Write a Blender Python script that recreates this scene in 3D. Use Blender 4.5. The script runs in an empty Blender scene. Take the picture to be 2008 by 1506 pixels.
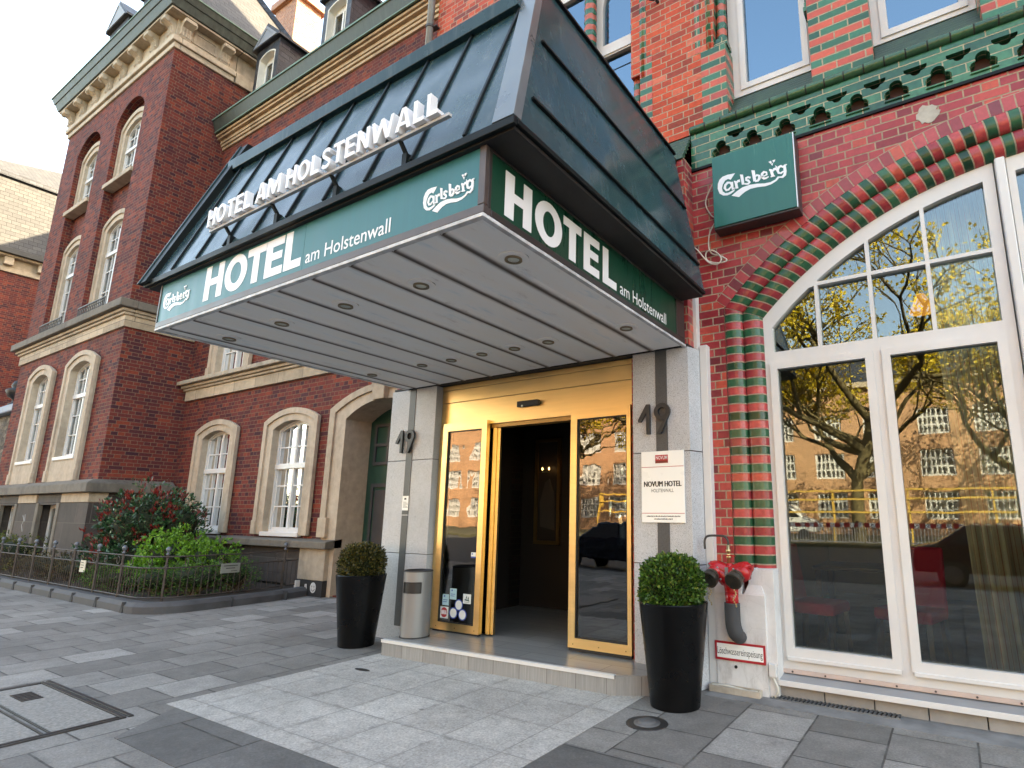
import bpy, bmesh, math, random
from mathutils import Vector, Matrix, noise as mnoise
from mathutils.geometry import tessellate_polygon

# ------------------------------------------------------------------ camera, sky, sun, exposure
SC = bpy.context.scene
COL = SC.collection
cam = bpy.data.cameras.new('camera'); cam_o = bpy.data.objects.new('camera', cam); COL.objects.link(cam_o)
cam.sensor_width = 36.0; cam.lens = 20.09
cam.shift_x = -0.0809; cam.shift_y = 0.0157
cam.clip_start = 0.05; cam.clip_end = 800
yaw, pitch, roll = -0.549930, 0.201220, 0.005832
fwd = Vector((math.sin(yaw), math.cos(yaw), 0)); rgt = Vector((math.cos(yaw), -math.sin(yaw), 0)); upv = Vector((0, 0, 1))
f2 = fwd*math.cos(pitch)+upv*math.sin(pitch); u2 = -fwd*math.sin(pitch)+upv*math.cos(pitch)
r3 = rgt*math.cos(roll)+u2*math.sin(roll); u3 = -rgt*math.sin(roll)+u2*math.cos(roll)
mw = Matrix.Identity(4)
for i in range(3):
    mw[i][0] = r3[i]; mw[i][1] = u3[i]; mw[i][2] = -f2[i]
mw[2][3] = 1.45
cam_o.matrix_world = mw
SC.camera = cam_o

SUN_EL = math.radians(36); SUN_DX, SUN_DY = 0.62, 0.785
wd = bpy.data.worlds.new('World'); SC.world = wd; wd.use_nodes = True
wn = wd.node_tree; wn.nodes.clear()
sky = wn.nodes.new('ShaderNodeTexSky'); sky.sky_type = 'NISHITA'; sky.sun_disc = False
sky.sun_elevation = SUN_EL; sky.sun_rotation = math.atan2(SUN_DX, SUN_DY)
sky.air_density = 1.0; sky.dust_density = 1.8; sky.ozone_density = 1.0
bg = wn.nodes.new('ShaderNodeBackground'); bg.inputs[1].default_value = 0.15
wo = wn.nodes.new('ShaderNodeOutputWorld')
wn.links.new(sky.outputs[0], bg.inputs[0]); wn.links.new(bg.outputs[0], wo.inputs[0])
sl = bpy.data.lights.new('sun', 'SUN'); sl.energy = 4.6; sl.angle = math.radians(0.5); sl.color = (1, 0.93, 0.82)
so = bpy.data.objects.new('sun', sl); COL.objects.link(so)
sd = Vector((SUN_DX*math.cos(SUN_EL), SUN_DY*math.cos(SUN_EL), math.sin(SUN_EL)))
so.rotation_euler = sd.to_track_quat('Z', 'Y').to_euler(); so.location = (30, 40, 60)
VS = SC.view_settings
VS.view_transform = 'Standard'; VS.look = 'None'; VS.gamma = 1.0; VS.use_curve_mapping = False
VS.exposure = 3.12
try:
    VS.use_white_balance = True; VS.white_balance_temperature = 9100; VS.white_balance_tint = 8
except Exception:
    pass
SC.cycles.max_bounces = 8; SC.cycles.diffuse_bounces = 4; SC.cycles.glossy_bounces = 4
SC.cycles.transmission_bounces = 4; SC.cycles.transparent_max_bounces = 12
SC.cycles.use_denoising = True
SC.cycles.caustics_reflective = False; SC.cycles.caustics_refractive = False

# ------------------------------------------------------------------ node helpers
class N:
    def __init__(s, name, rough=0.6, metal=0.0, spec=0.5):
        s.m = bpy.data.materials.new(name); s.m.use_nodes = True; s.t = s.m.node_tree
        s.b = s.t.nodes['Principled BSDF']; s.out = s.t.nodes['Material Output']
        s.b.inputs['Roughness'].default_value = rough; s.b.inputs['Metallic'].default_value = metal
        s.b.inputs['Specular IOR Level'].default_value = spec
    def nd(s, t): return s.t.nodes.new(t)
    def ln(s, a, b): s.t.links.new(a, b)
    def put(s, sock, v):
        if hasattr(v, 'is_output') or isinstance(v, bpy.types.NodeSocket): s.ln(v, sock)
        else: sock.default_value = v
    def math(s, op, a, b=0.0, c=0.0):
        n = s.nd('ShaderNodeMath'); n.operation = op
        for i, v in enumerate((a, b, c)): s.put(n.inputs[i], v)
        return n.outputs[0]
    def uv(s):
        return s.nd('ShaderNodeUVMap').outputs[0]
    def obj(s): return s.nd('ShaderNodeTexCoord').outputs['Object']
    def geo(s): return s.nd('ShaderNodeNewGeometry')
    def sep(s, v):
        n = s.nd('ShaderNodeSeparateXYZ'); s.ln(v, n.inputs[0]); return n.outputs
    def comb(s, x=0.0, y=0.0, z=0.0):
        n = s.nd('ShaderNodeCombineXYZ')
        for i, v in enumerate((x, y, z)): s.put(n.inputs[i], v)
        return n.outputs[0]
    def scale(s, v, sx, sy, sz=1.0):
        n = s.nd('ShaderNodeVectorMath'); n.operation = 'MULTIPLY'; s.ln(v, n.inputs[0]); n.inputs[1].default_value = (sx, sy, sz); return n.outputs[0]
    def noise(s, v, sc, det=4.0, rough=0.6, dist=0.0):
        n = s.nd('ShaderNodeTexNoise'); s.ln(v, n.inputs['Vector']); n.inputs['Scale'].default_value = sc
        n.inputs['Detail'].default_value = det; n.inputs['Roughness'].default_value = rough; n.inputs['Distortion'].default_value = dist
        return n.outputs[0]
    def voro(s, v, sc, feat='F1'):
        n = s.nd('ShaderNodeTexVoronoi'); n.feature = feat; s.ln(v, n.inputs['Vector']); n.inputs['Scale'].default_value = sc; return n.outputs
    def white(s, v):
        n = s.nd('ShaderNodeTexWhiteNoise'); n.noise_dimensions = '3D'; s.ln(v, n.inputs[0]); return n.outputs
    def ramp(s, f, stops, interp='LINEAR'):
        n = s.nd('ShaderNodeValToRGB'); r = n.color_ramp; r.interpolation = interp
        while len(r.elements) < len(stops): r.elements.new(0.5)
        for e, (p, c) in zip(r.elements, stops):
            e.position = p; e.color = (c if len(c) == 4 else (*c, 1)) if hasattr(c, '__len__') else (c, c, c, 1)
        s.put(n.inputs[0], f); return n.outputs[0]
    def mix(s, f, a, b, blend='MIX'):
        n = s.nd('ShaderNodeMix'); n.data_type = 'RGBA'; n.blend_type = blend
        s.put(n.inputs[0], f)
        for i, v in ((6, a), (7, b)):
            if isinstance(v, tuple) and len(v) == 3: v = (*v, 1)
            s.put(n.inputs[i], v)
        return n.outputs[2]
    def rng(s, v, a, b, c=0.0, d=1.0, smooth=True):
        n = s.nd('ShaderNodeMapRange'); n.interpolation_type = 'SMOOTHSTEP' if smooth else 'LINEAR'
        s.put(n.inputs[0], v)
        for i, x in zip((1, 2, 3, 4), (a, b, c, d)): s.put(n.inputs[i], x)
        return n.outputs[0]
    def bump(s, h, st=0.3, d=0.01):
        n = s.nd('ShaderNodeBump'); n.inputs['Strength'].default_value = st; n.inputs['Distance'].default_value = d
        s.ln(h, n.inputs['Height']); s.ln(n.outputs[0], s.b.inputs['Normal']); return n
    def col(s, c):
        if isinstance(c, tuple) and len(c) == 3: c = (*c, 1)
        s.put(s.b.inputs['Base Color'], c)
    def rough(s, v): s.put(s.b.inputs['Roughness'], v)

def mulc(n, c, f, lo=0.8, hi=1.15):
    """colour c times a grey that runs lo..hi with f"""
    g = n.rng(f, 0.25, 0.75, lo, hi, False)
    return n.mix(1.0, c, n.comb(g, g, g), 'MULTIPLY')

def plain(name, c, rough=0.5, metal=0.0, var=0.15, sc=3.0, bump=0.0, bsc=60, spec=0.5, stretch=None):
    n = N(name, rough, metal, spec); v = n.obj()
    if stretch: v = n.scale(v, *stretch)
    f = n.noise(v, sc, 6)
    n.col(mulc(n, c if not isinstance(c, tuple) else n.mix(0.0, c, c), f, 1-var, 1+var))
    n.rough(n.rng(f, 0.3, 0.7, max(0.02, rough-0.08), min(1, rough+0.08), False))
    if bump: n.bump(n.noise(n.obj(), bsc, 4), bump, 0.004)
    return n.m

def cells(n, w, h, m, bond='cross', warp=0.0025, uvs=None):
    uv = uvs or n.uv(); u, v, _ = n.sep(uv)
    wz = n.noise(n.comb(u, v), 9.0, 3)
    wz2 = n.noise(n.comb(v, u, 3.0), 9.0, 3)
    u = n.math('ADD', u, n.math('MULTIPLY', n.math('SUBTRACT', wz, 0.5), warp*2))
    v = n.math('ADD', v, n.math('MULTIPLY', n.math('SUBTRACT', wz2, 0.5), warp*2))
    vr = n.math('DIVIDE', v, h); r = n.math('FLOOR', vr); fv = n.math('SUBTRACT', vr, r)
    odd = n.math('FLOORED_MODULO', r, 2.0)
    if bond == 'cross':
        wr = n.math('MULTIPLY', w, n.math('SUBTRACT', 1.0, n.math('MULTIPLY', odd, 0.5)))
        off = n.math('MULTIPLY', odd, w*0.25)
    elif bond == 'stack':
        wr = n.math('MULTIPLY', w, 1.0); off = n.math('MULTIPLY', odd, 0.0)
    else:
        wr = n.math('MULTIPLY', w, 1.0); off = n.math('MULTIPLY', odd, w*0.5)
    uu = n.math('DIVIDE', n.math('ADD', u, off), wr); c = n.math('FLOOR', uu); fu = n.math('SUBTRACT', uu, c)
    du = n.math('MULTIPLY', n.math('MINIMUM', fu, n.math('SUBTRACT', 1.0, fu)), wr)
    dv = n.math('MULTIPLY', n.math('MINIMUM', fv, n.math('SUBTRACT', 1.0, fv)), h)
    d = n.math('MINIMUM', du, dv)
    mask = n.rng(d, m*0.35, m*0.75, 1.0, 0.0)
    wn_ = n.white(n.comb(c, r, 0.37))
    return mask, wn_[0], wn_[1], odd, d, uv

def brick(name, stops, mortar, w, h, m, rough=0.55, bond='cross', bump=0.6, spec=0.5, stain=None, odd_stops=None, var=0.18, blot=0.0):
    n = N(name, rough, 0, spec)
    mask, r1, rc, odd, d, uv = cells(n, w, h, m, bond)
    c = n.ramp(r1, stops, 'LINEAR')
    if odd_stops: c = n.mix(odd, c, n.ramp(r1, odd_stops))
    o = n.obj()
    f = n.noise(o, 22, 5); c = mulc(n, c, f, 1-var, 1+var)
    f2_ = n.noise(o, 0.9, 5, 0.65); c = mulc(n, c, f2_, 0.8, 1.15)
    if blot:
        bl = n.rng(n.noise(o, 5.0, 5, 0.7), 0.55, 0.72, 0.0, blot); c = n.mix(bl, c, (0.055, 0.028, 0.03))
    mc = mulc(n, n.mix(0.0, mortar, mortar), n.noise(o, 30, 3), 0.65, 1.2)
    c = n.mix(mask, c, mc)
    if stain:
        st = n.rng(n.noise(n.scale(o, 1.3, 1.3, 0.25), 1.6, 6, 0.7), 0.5, 0.75, 0.0, 0.55); c = n.mix(st, c, stain)
    n.col(c)
    rr = n.math('ADD', n.math('MULTIPLY', n.sep(rc)[1], 0.14), rough-0.07)
    n.rough(n.mix(mask, n.comb(rr, rr, rr), (0.9, 0.9, 0.9)))
    hgt = n.math('ADD', n.math('MULTIPLY', n.math('SUBTRACT', 1.0, mask), 1.0), n.math('MULTIPLY', f, 0.25))
    hgt = n.math('ADD', hgt, n.math('MULTIPLY', n.sep(rc)[0], 0.35))
    n.bump(hgt, bump, 0.006)
    return n.m

def glass(name, ior=2.0, tint=(0.82, 0.88, 0.86), wav=0.0, wsc=2.5, rough=0.0, refl=(1, 1, 1)):
    n = N(name); t = n.t
    tr = n.nd('ShaderNodeBsdfTransparent'); tr.inputs[0].default_value = (*tint, 1)
    gl = n.nd('ShaderNodeBsdfGlossy'); gl.inputs['Roughness'].default_value = rough; gl.inputs[0].default_value = (*refl, 1)
    fr = n.nd('ShaderNodeFresnel'); fr.inputs[0].default_value = ior
    mx = n.nd('ShaderNodeMixShader'); n.ln(fr.outputs[0], mx.inputs[0]); n.ln(tr.outputs[0], mx.inputs[1]); n.ln(gl.outputs[0], mx.inputs[2])
    n.ln(mx.outputs[0], n.out.inputs[0])
    if wav:
        bp = n.nd('ShaderNodeBump'); bp.inputs['Strength'].default_value = wav; bp.inputs['Distance'].default_value = 0.01
        n.ln(n.noise(n.scale(n.obj(), 1.6, 1, 0.7), wsc, 2), bp.inputs['Height'])
        n.ln(bp.outputs[0], gl.inputs['Normal'])
    t.nodes.remove(n.b)
    return n.m

def leafmat(name, stops, rough=0.45, trans=0.25):
    n = N(name, rough)
    g = n.geo(); c = n.ramp(g.outputs['Random Per Island'], stops); n.col(c)
    tl = n.nd('ShaderNodeBsdfTranslucent'); n.ln(c, tl.inputs[0])
    mx = n.nd('ShaderNodeMixShader'); mx.inputs[0].default_value = trans
    n.ln(n.b.outputs[0], mx.inputs[1]); n.ln(tl.outputs[0], mx.inputs[2]); n.ln(mx.outputs[0], n.out.inputs[0])
    return n.m

def emis(name, c, st):
    n = N(name); n.col((0, 0, 0)); n.b.inputs['Emission Color'].default_value = (*c, 1); n.b.inputs['Emission Strength'].default_value = st
    return n.m

def stone_mat(name, c, dark, amt=0.5, jw=0.0, jh=0.0, sc=1.5):
    n = N(name, 0.8); o = n.obj()
    cc = mulc(n, n.mix(0.0, c, c), n.noise(o, 7, 6), 0.82, 1.15)
    st = n.rng(n.noise(n.scale(o, 1, 1, 0.5), sc, 8, 0.72), 0.46, 0.75, 0.0, amt); cc = n.mix(st, cc, dark)
    s2 = n.rng(n.noise(n.scale(o, 3, 3, 0.3), 2.2, 5, 0.7), 0.55, 0.8, 0.0, amt*0.7); cc = n.mix(s2, cc, dark)
    if jw:
        mask, r1, rc, odd, d, uv = cells(n, jw, jh, 0.012, 'run')
        cc = mulc(n, cc, r1, 0.85, 1.15); cc = n.mix(mask, cc, (0.10, 0.085, 0.07))
    n.col(cc); n.bump(n.noise(o, 45, 5), 0.35, 0.006)
    return n.m

# ------------------------------------------------------------------ materials
M = {}
RED = [(0.0, (0.14, 0.020, 0.028)), (0.15, (0.26, 0.028, 0.036)), (0.5, (0.37, 0.041, 0.047)), (0.8, (0.44, 0.062, 0.062)), (1.0, (0.50, 0.075, 0.040))]
GRN = [(0.0, (0.008, 0.060, 0.034)), (0.5, (0.014, 0.105, 0.055)), (1.0, (0.022, 0.15, 0.085))]
MORT = (0.36, 0.27, 0.19)
M['brick_low'] = brick('glazed_red_brick', RED, MORT, 0.25, 0.0805, 0.011, 0.34, 'cross', 0.5, stain=(0.14, 0.022, 0.026), blot=0.28, spec=0.35)
M['brick_up'] = brick('orange_red_brick', [(0, (0.17, 0.034, 0.025)), (0.12, (0.32, 0.048, 0.026)), (0.5, (0.46, 0.060, 0.025)), (0.85, (0.54, 0.085, 0.036)), (1, (0.54, 0.14, 0.085))], (0.36, 0.28, 0.20), 0.25, 0.0805, 0.010, 0.55, 'cross', 0.5, blot=0.3, spec=0.22)
M['band'] = brick('banded_glazed_brick', RED[1:], MORT, 0.26, 0.0805, 0.011, 0.22, 'run', 0.5, odd_stops=GRN, var=0.14)
M['band_up'] = brick('banded_upper_brick', [(0, (0.38, 0.05, 0.028)), (1, (0.52, 0.08, 0.036))], (0.36, 0.29, 0.20), 0.25, 0.0805, 0.011, 0.32, 'run', 0.5, odd_stops=GRN, var=0.14)
M['band_round'] = brick('banded_round_brick', RED[1:], MORT, 50.0, 0.0805, 0.010, 0.22, 'stack', 0.6, odd_stops=[(0, (0.008, 0.038, 0.017)), (0.5, (0.011, 0.078, 0.037)), (1, (0.030, 0.12, 0.06))], var=0.3, blot=0.3, spec=0.4)
M['header'] = brick('arch_header_brick', RED, MORT, 50.0, 0.092, 0.010, 0.32, 'stack', 0.5)
M['green'] = brick('green_glazed_tile', [(0, (0.010, 0.070, 0.040)), (0.6, (0.02, 0.125, 0.068)), (1, (0.04, 0.17, 0.085))], (0.36, 0.32, 0.22), 0.322, 0.09, 0.009, 0.22, 'run', 0.4, var=0.3)
M['green_roll'] = brick('green_roll_tile', [(0, (0.012, 0.060, 0.030)), (1, (0.03, 0.10, 0.045))], (0.012, 0.014, 0.01), 0.17, 5.0, 0.012, 0.25, 'stack', 0.4, var=0.3)
M['green_dark'] = plain('dark_green_tile', (0.022, 0.055, 0.032), 0.4, var=0.4, sc=9)
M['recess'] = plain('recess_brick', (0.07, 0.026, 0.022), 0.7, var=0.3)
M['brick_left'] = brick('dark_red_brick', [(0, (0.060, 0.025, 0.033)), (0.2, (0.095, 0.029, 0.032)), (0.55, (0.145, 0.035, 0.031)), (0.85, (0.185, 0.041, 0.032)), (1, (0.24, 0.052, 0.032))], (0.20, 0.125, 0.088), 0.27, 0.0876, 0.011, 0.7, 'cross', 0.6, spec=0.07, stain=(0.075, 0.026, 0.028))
M['stone'] = stone_mat('sandstone', (0.43, 0.345, 0.255), (0.13, 0.098, 0.07), 0.65)
M['stone_pale'] = stone_mat('pale_sandstone', (0.46, 0.375, 0.285), (0.17, 0.13, 0.092), 0.6)
M['stone_joint'] = stone_mat('sandstone_blocks', (0.44, 0.35, 0.25), (0.15, 0.115, 0.08), 0.6, 0.9, 0.6)
M['stone_dark'] = stone_mat('sooty_stone', (0.15, 0.13, 0.105), (0.045, 0.04, 0.036), 0.75)
M['stone_soot'] = stone_mat('black_stained_stone', (0.062, 0.048, 0.042), (0.020, 0.016, 0.015), 0.8, 1.3, 0.62)
M['granite'] = None
def granite(name, c, s1, dens):
    n = N(name, 0.42); o = n.obj()
    v = n.voro(o, 220); w = n.white(n.scale(v[2], 40, 40, 40)) if False else None
    f = n.noise(o, 170, 2, 0.5)
    cc = n.ramp(f, [(0.30, s1), (0.42, c), (0.62, tuple(min(1, x*1.22) for x in c))])
    sp = n.rng(n.noise(o, 95, 2, 0.5), 0.66, 0.72, 0, dens); cc = n.mix(sp, cc, s1)
    cc = mulc(n, cc, n.noise(o, 1.4, 6), 0.82, 1.15)
    n.col(cc); n.bump(f, 0.12, 0.002)
    return n.m
M['granite'] = granite('grey_granite', (0.42, 0.43, 0.45), (0.10, 0.10, 0.10), 0.75)
M['granite_dark'] = granite('dark_granite', (0.058, 0.062, 0.068), (0.02, 0.02, 0.02), 0.4)
M['joint'] = plain('joint', (0.09, 0.085, 0.08), 0.9)
M['white'] = plain('white_paint', (0.64, 0.63, 0.615), 0.4, var=0.06, sc=2)
def plaster():
    n = N('dirty_white_plaster', 0.75); o = n.obj()
    c = mulc(n, n.mix(0.0, (0.66, 0.65, 0.64), (0.66, 0.65, 0.64)), n.noise(o, 6, 6), 0.88, 1.08)
    s = n.rng(n.noise(n.scale(o, 3, 3, 0.8), 2.0, 8, 0.75), 0.50, 0.72, 0, 0.55); c = n.mix(s, c, (0.30, 0.27, 0.245))
    k = n.rng(n.voro(n.scale(o, 3.2, 3.2, 2.2), 2.2, 'DISTANCE_TO_EDGE')[0], 0.0, 0.008, 0.35, 0); c = n.mix(k, c, (0.30, 0.28, 0.26))
    n.col(c); n.bump(n.noise(o, 20, 5), 0.3, 0.006); return n.m
M['plaster'] = plaster()
M['gold'] = None
def goldm():
    n = N('gold_anodised_metal', 0.30, 1.0); o = n.obj()
    f = n.noise(n.scale(o, 0.5, 1, 7), 3, 6); n.col(mulc(n, n.mix(0.0, (0.83, 0.60, 0.29), (0.84, 0.6, 0.29)), f, 0.93, 1.05))
    n.rough(n.rng(n.noise(o, 4, 3), 0.3, 0.7, 0.30, 0.40)); return n.m
M['gold'] = goldm()
M['gold_dark'] = plain('dark_gold_metal', (0.32, 0.20, 0.08), 0.4, 0.9)  # darker gold for the door track, screws and picture frames
M['black'] = plain('black_rubber', (0.012, 0.012, 0.013), 0.5)
M['zinc'] = None
def zinc():
    n = N('dark_painted_sheet_metal', 0.26, 0.0, 0.16); o = n.obj()
    c = mulc(n, n.mix(0.0, (0.020, 0.052, 0.062), (0.02, 0.05, 0.06)), n.noise(o, 1.5, 6), 0.75, 1.3)
    d = n.rng(n.noise(n.scale(o, 5, 5, 0.5), 2.5, 7, 0.75), 0.48, 0.78, 0, 0.30); c = n.mix(d, c, (0.16, 0.18, 0.185))
    n.col(c); n.rough(n.rng(n.noise(o, 3, 6), 0.3, 0.7, 0.14, 0.30))
    n.b.inputs['Coat Weight'].default_value = 0.06; n.b.inputs['Coat Roughness'].default_value = 0.12
    n.bump(n.noise(o, 1.6, 1, 0.4), 0.55, 0.05); return n.m
M['zinc'] = zinc()
M['zinc_light'] = plain('weathered_flashing', (0.13, 0.155, 0.165), 0.32, 0.3, var=0.3, sc=4)
M['zinc_black'] = plain('black_sheet_metal', (0.006, 0.009, 0.010), 0.45, spec=0.15)
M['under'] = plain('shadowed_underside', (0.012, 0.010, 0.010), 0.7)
M['bronze'] = plain('brown_metal_trim', (0.085, 0.068, 0.065), 0.4, 0.3, var=0.35, sc=6)
def signface(name, c, rough=0.22, var=0.12):
    n = N(name, rough, 0, 0.3); o = n.obj()
    f = n.noise(n.scale(o, 3, 3, 0.25), 2.5, 6, 0.65)
    cc = mulc(n, n.mix(0.0, c, c), f, 1-var, 1+var); n.col(cc); n.rough(n.rng(f, 0.3, 0.7, rough-0.06, rough+0.1)); return n.m
M['teal'] = signface('teal_sign_panel', (0.024, 0.150, 0.168), 0.34, 0.16)
M['sign_green'] = signface('dark_green_sign_panel', (0.004, 0.050, 0.030), 0.3)
M['box_green'] = signface('green_sign_face', (0.018, 0.135, 0.115), 0.2)
M['letter'] = plain('white_lettering', (0.80, 0.80, 0.82), 0.35, var=0.04)
M['ink'] = plain('black_print', (0.015, 0.015, 0.016), 0.4)
M['redprint'] = plain('red_print', (0.42, 0.02, 0.03), 0.35)
M['plaque'] = plain('white_plaque_face', (0.86, 0.86, 0.83), 0.3, var=0.02)
def soffit():
    n = N('painted_soffit', 0.5); o = n.obj(); u, v, _ = n.sep(n.uv())
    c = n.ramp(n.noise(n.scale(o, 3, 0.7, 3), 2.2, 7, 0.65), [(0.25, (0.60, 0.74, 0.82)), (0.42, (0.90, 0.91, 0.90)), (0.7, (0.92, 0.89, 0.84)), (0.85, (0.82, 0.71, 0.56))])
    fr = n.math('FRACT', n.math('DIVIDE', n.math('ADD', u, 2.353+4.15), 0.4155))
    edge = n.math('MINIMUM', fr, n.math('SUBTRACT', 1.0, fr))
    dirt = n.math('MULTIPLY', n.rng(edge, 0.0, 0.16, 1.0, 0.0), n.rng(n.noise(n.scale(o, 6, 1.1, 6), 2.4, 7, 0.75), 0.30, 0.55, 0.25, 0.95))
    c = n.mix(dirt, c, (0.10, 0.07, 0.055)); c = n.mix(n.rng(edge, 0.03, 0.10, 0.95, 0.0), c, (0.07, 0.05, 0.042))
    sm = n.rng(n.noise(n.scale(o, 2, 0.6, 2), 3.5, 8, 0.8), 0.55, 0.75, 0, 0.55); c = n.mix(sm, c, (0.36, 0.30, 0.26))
    n.col(c); n.bump(n.noise(o, 12, 4), 0.15, 0.004); return n.m
M['soffit'] = soffit()
M['steel'] = plain('brushed_steel', (0.25, 0.25, 0.25), 0.45, 0.45, var=0.05, sc=3)
M['steel_dark'] = plain('dark_iron', (0.055, 0.05, 0.048), 0.5, 0.5, var=0.4, sc=8)
M['fence'] = plain('weathered_iron', (0.06, 0.048, 0.043), 0.55, 0.3, var=0.4, sc=8)
M['finial'] = plain('grey_finial_paint', (0.12, 0.135, 0.16), 0.45, 0.3, var=0.3)
M['pot'] = plain('gloss_black_plastic', (0.003, 0.003, 0.0033), 0.28, var=0.3, sc=2, spec=0.2)
M['soil'] = plain('dark_soil', (0.035, 0.024, 0.017), 0.95, var=0.5, sc=12, bump=1.0, bsc=35)
M['box_leaf'] = leafmat('boxwood_leaves', [(0, (0.012, 0.040, 0.006)), (0.5, (0.042, 0.115, 0.014)), (0.85, (0.10, 0.20, 0.028)), (1, (0.22, 0.25, 0.05))])
M['box_leaf_brown'] = leafmat('browned_boxwood_leaves', [(0, (0.016, 0.018, 0.005)), (0.5, (0.05, 0.052, 0.012)), (0.85, (0.11, 0.095, 0.022)), (1, (0.17, 0.12, 0.035))])
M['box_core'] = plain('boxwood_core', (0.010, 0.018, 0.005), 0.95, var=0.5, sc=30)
M['phot_leaf'] = leafmat('dark_green_leaves', [(0, (0.010, 0.035, 0.014)), (0.6, (0.025, 0.085, 0.03)), (1, (0.07, 0.15, 0.07))], 0.3, 0.15)
M['phot_red'] = leafmat('red_young_leaves', [(0, (0.10, 0.010, 0.010)), (0.6, (0.24, 0.022, 0.02)), (1, (0.32, 0.06, 0.045))], 0.35, 0.25)
M['lime_leaf'] = leafmat('fresh_green_leaves', [(0, (0.05, 0.14, 0.014)), (0.6, (0.115, 0.29, 0.024)), (1, (0.21, 0.42, 0.05))], 0.5, 0.3)
M['jun_leaf'] = leafmat('low_green_shrub', [(0, (0.018, 0.055, 0.010)), (0.6, (0.045, 0.13, 0.015)), (1, (0.09, 0.20, 0.03))], 0.6, 0.2)
M['olive_leaf'] = leafmat('olive_hedge_leaves', [(0, (0.035, 0.05, 0.008)), (0.6, (0.075, 0.11, 0.014)), (1, (0.16, 0.15, 0.025))], 0.6, 0.2)
M['yellow_leaf'] = leafmat('yellow_spring_leaves', [(0, (0.45, 0.33, 0.02)), (0.6, (0.75, 0.55, 0.03)), (1, (0.85, 0.68, 0.10))], 0.6, 0.4)
M['twig'] = plain('twig_bark', (0.09, 0.06, 0.035), 0.9, var=0.3)
M['bark'] = plain('mossy_bark', (0.13, 0.10, 0.045), 0.9, var=0.4, sc=5, bump=0.8, bsc=14)
M['glass'] = glass('window_glass', 1.76, (0.80, 0.86, 0.84), 0.05, 1.6, refl=(0.86, 0.95, 1.0))
M['glass_up'] = glass('coated_upper_glass', 3.2, (0.6, 0.7, 0.7), 0.03, 1.2, refl=(0.50, 0.78, 1.0))
M['glass_door'] = glass('door_glass', 2.1, (0.70, 0.80, 0.78), 0.14, 2.2)
M['glass_old'] = glass('old_pane_glass', 1.75, (0.8, 0.86, 0.84), 0.15, 3.0)
M['copper'] = plain('verdigris_copper', (0.048, 0.060, 0.050), 0.55, 0.2, var=0.5, sc=2.2, stretch=(4, 4, 0.5))
M['copper_edge'] = plain('verdigris_edge', (0.12, 0.20, 0.15), 0.6, 0.1, var=0.2)
def slate(name, a, b, w=0.24, h=0.15, rough=0.5, mort=(0.012, 0.012, 0.014)):
    n = N(name, rough); mask, r1, rc, odd, d, uv = cells(n, w, h, 0.014, 'run', 0.006)
    c = n.ramp(r1, [(0, a), (1, b)]); c = mulc(n, c, n.noise(n.obj(), 9, 5), 0.75, 1.2)
    n.col(n.mix(mask, c, mort))
    v = n.sep(uv)[1]; fr = n.math('FRACT', n.math('DIVIDE', v, h))
    n.bump(n.math('ADD', n.math('SUBTRACT', 1.0, mask), n.math('SUBTRACT', 1.0, fr)), 0.6, 0.02); return n.m
M['slate'] = slate('blue_black_slate', (0.014, 0.017, 0.023), (0.045, 0.05, 0.062))
M['tile'] = slate('pale_grey_roof_tile', (0.030, 0.030, 0.030), (0.050, 0.049, 0.047), 0.30, 0.20, 0.7, (0.018, 0.015, 0.013))
M['door_green'] = plain('dark_green_door_paint', (0.010, 0.050, 0.036), 0.4, var=0.2)
M['door_grey'] = plain('charcoal_door_panel', (0.045, 0.047, 0.052), 0.45, var=0.2)
M['chim'] = brick('orange_chimney_brick', [(0, (0.25, 0.09, 0.05)), (1, (0.42, 0.17, 0.09))], (0.4, 0.34, 0.27), 0.25, 0.08, 0.011, 0.7)
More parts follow.
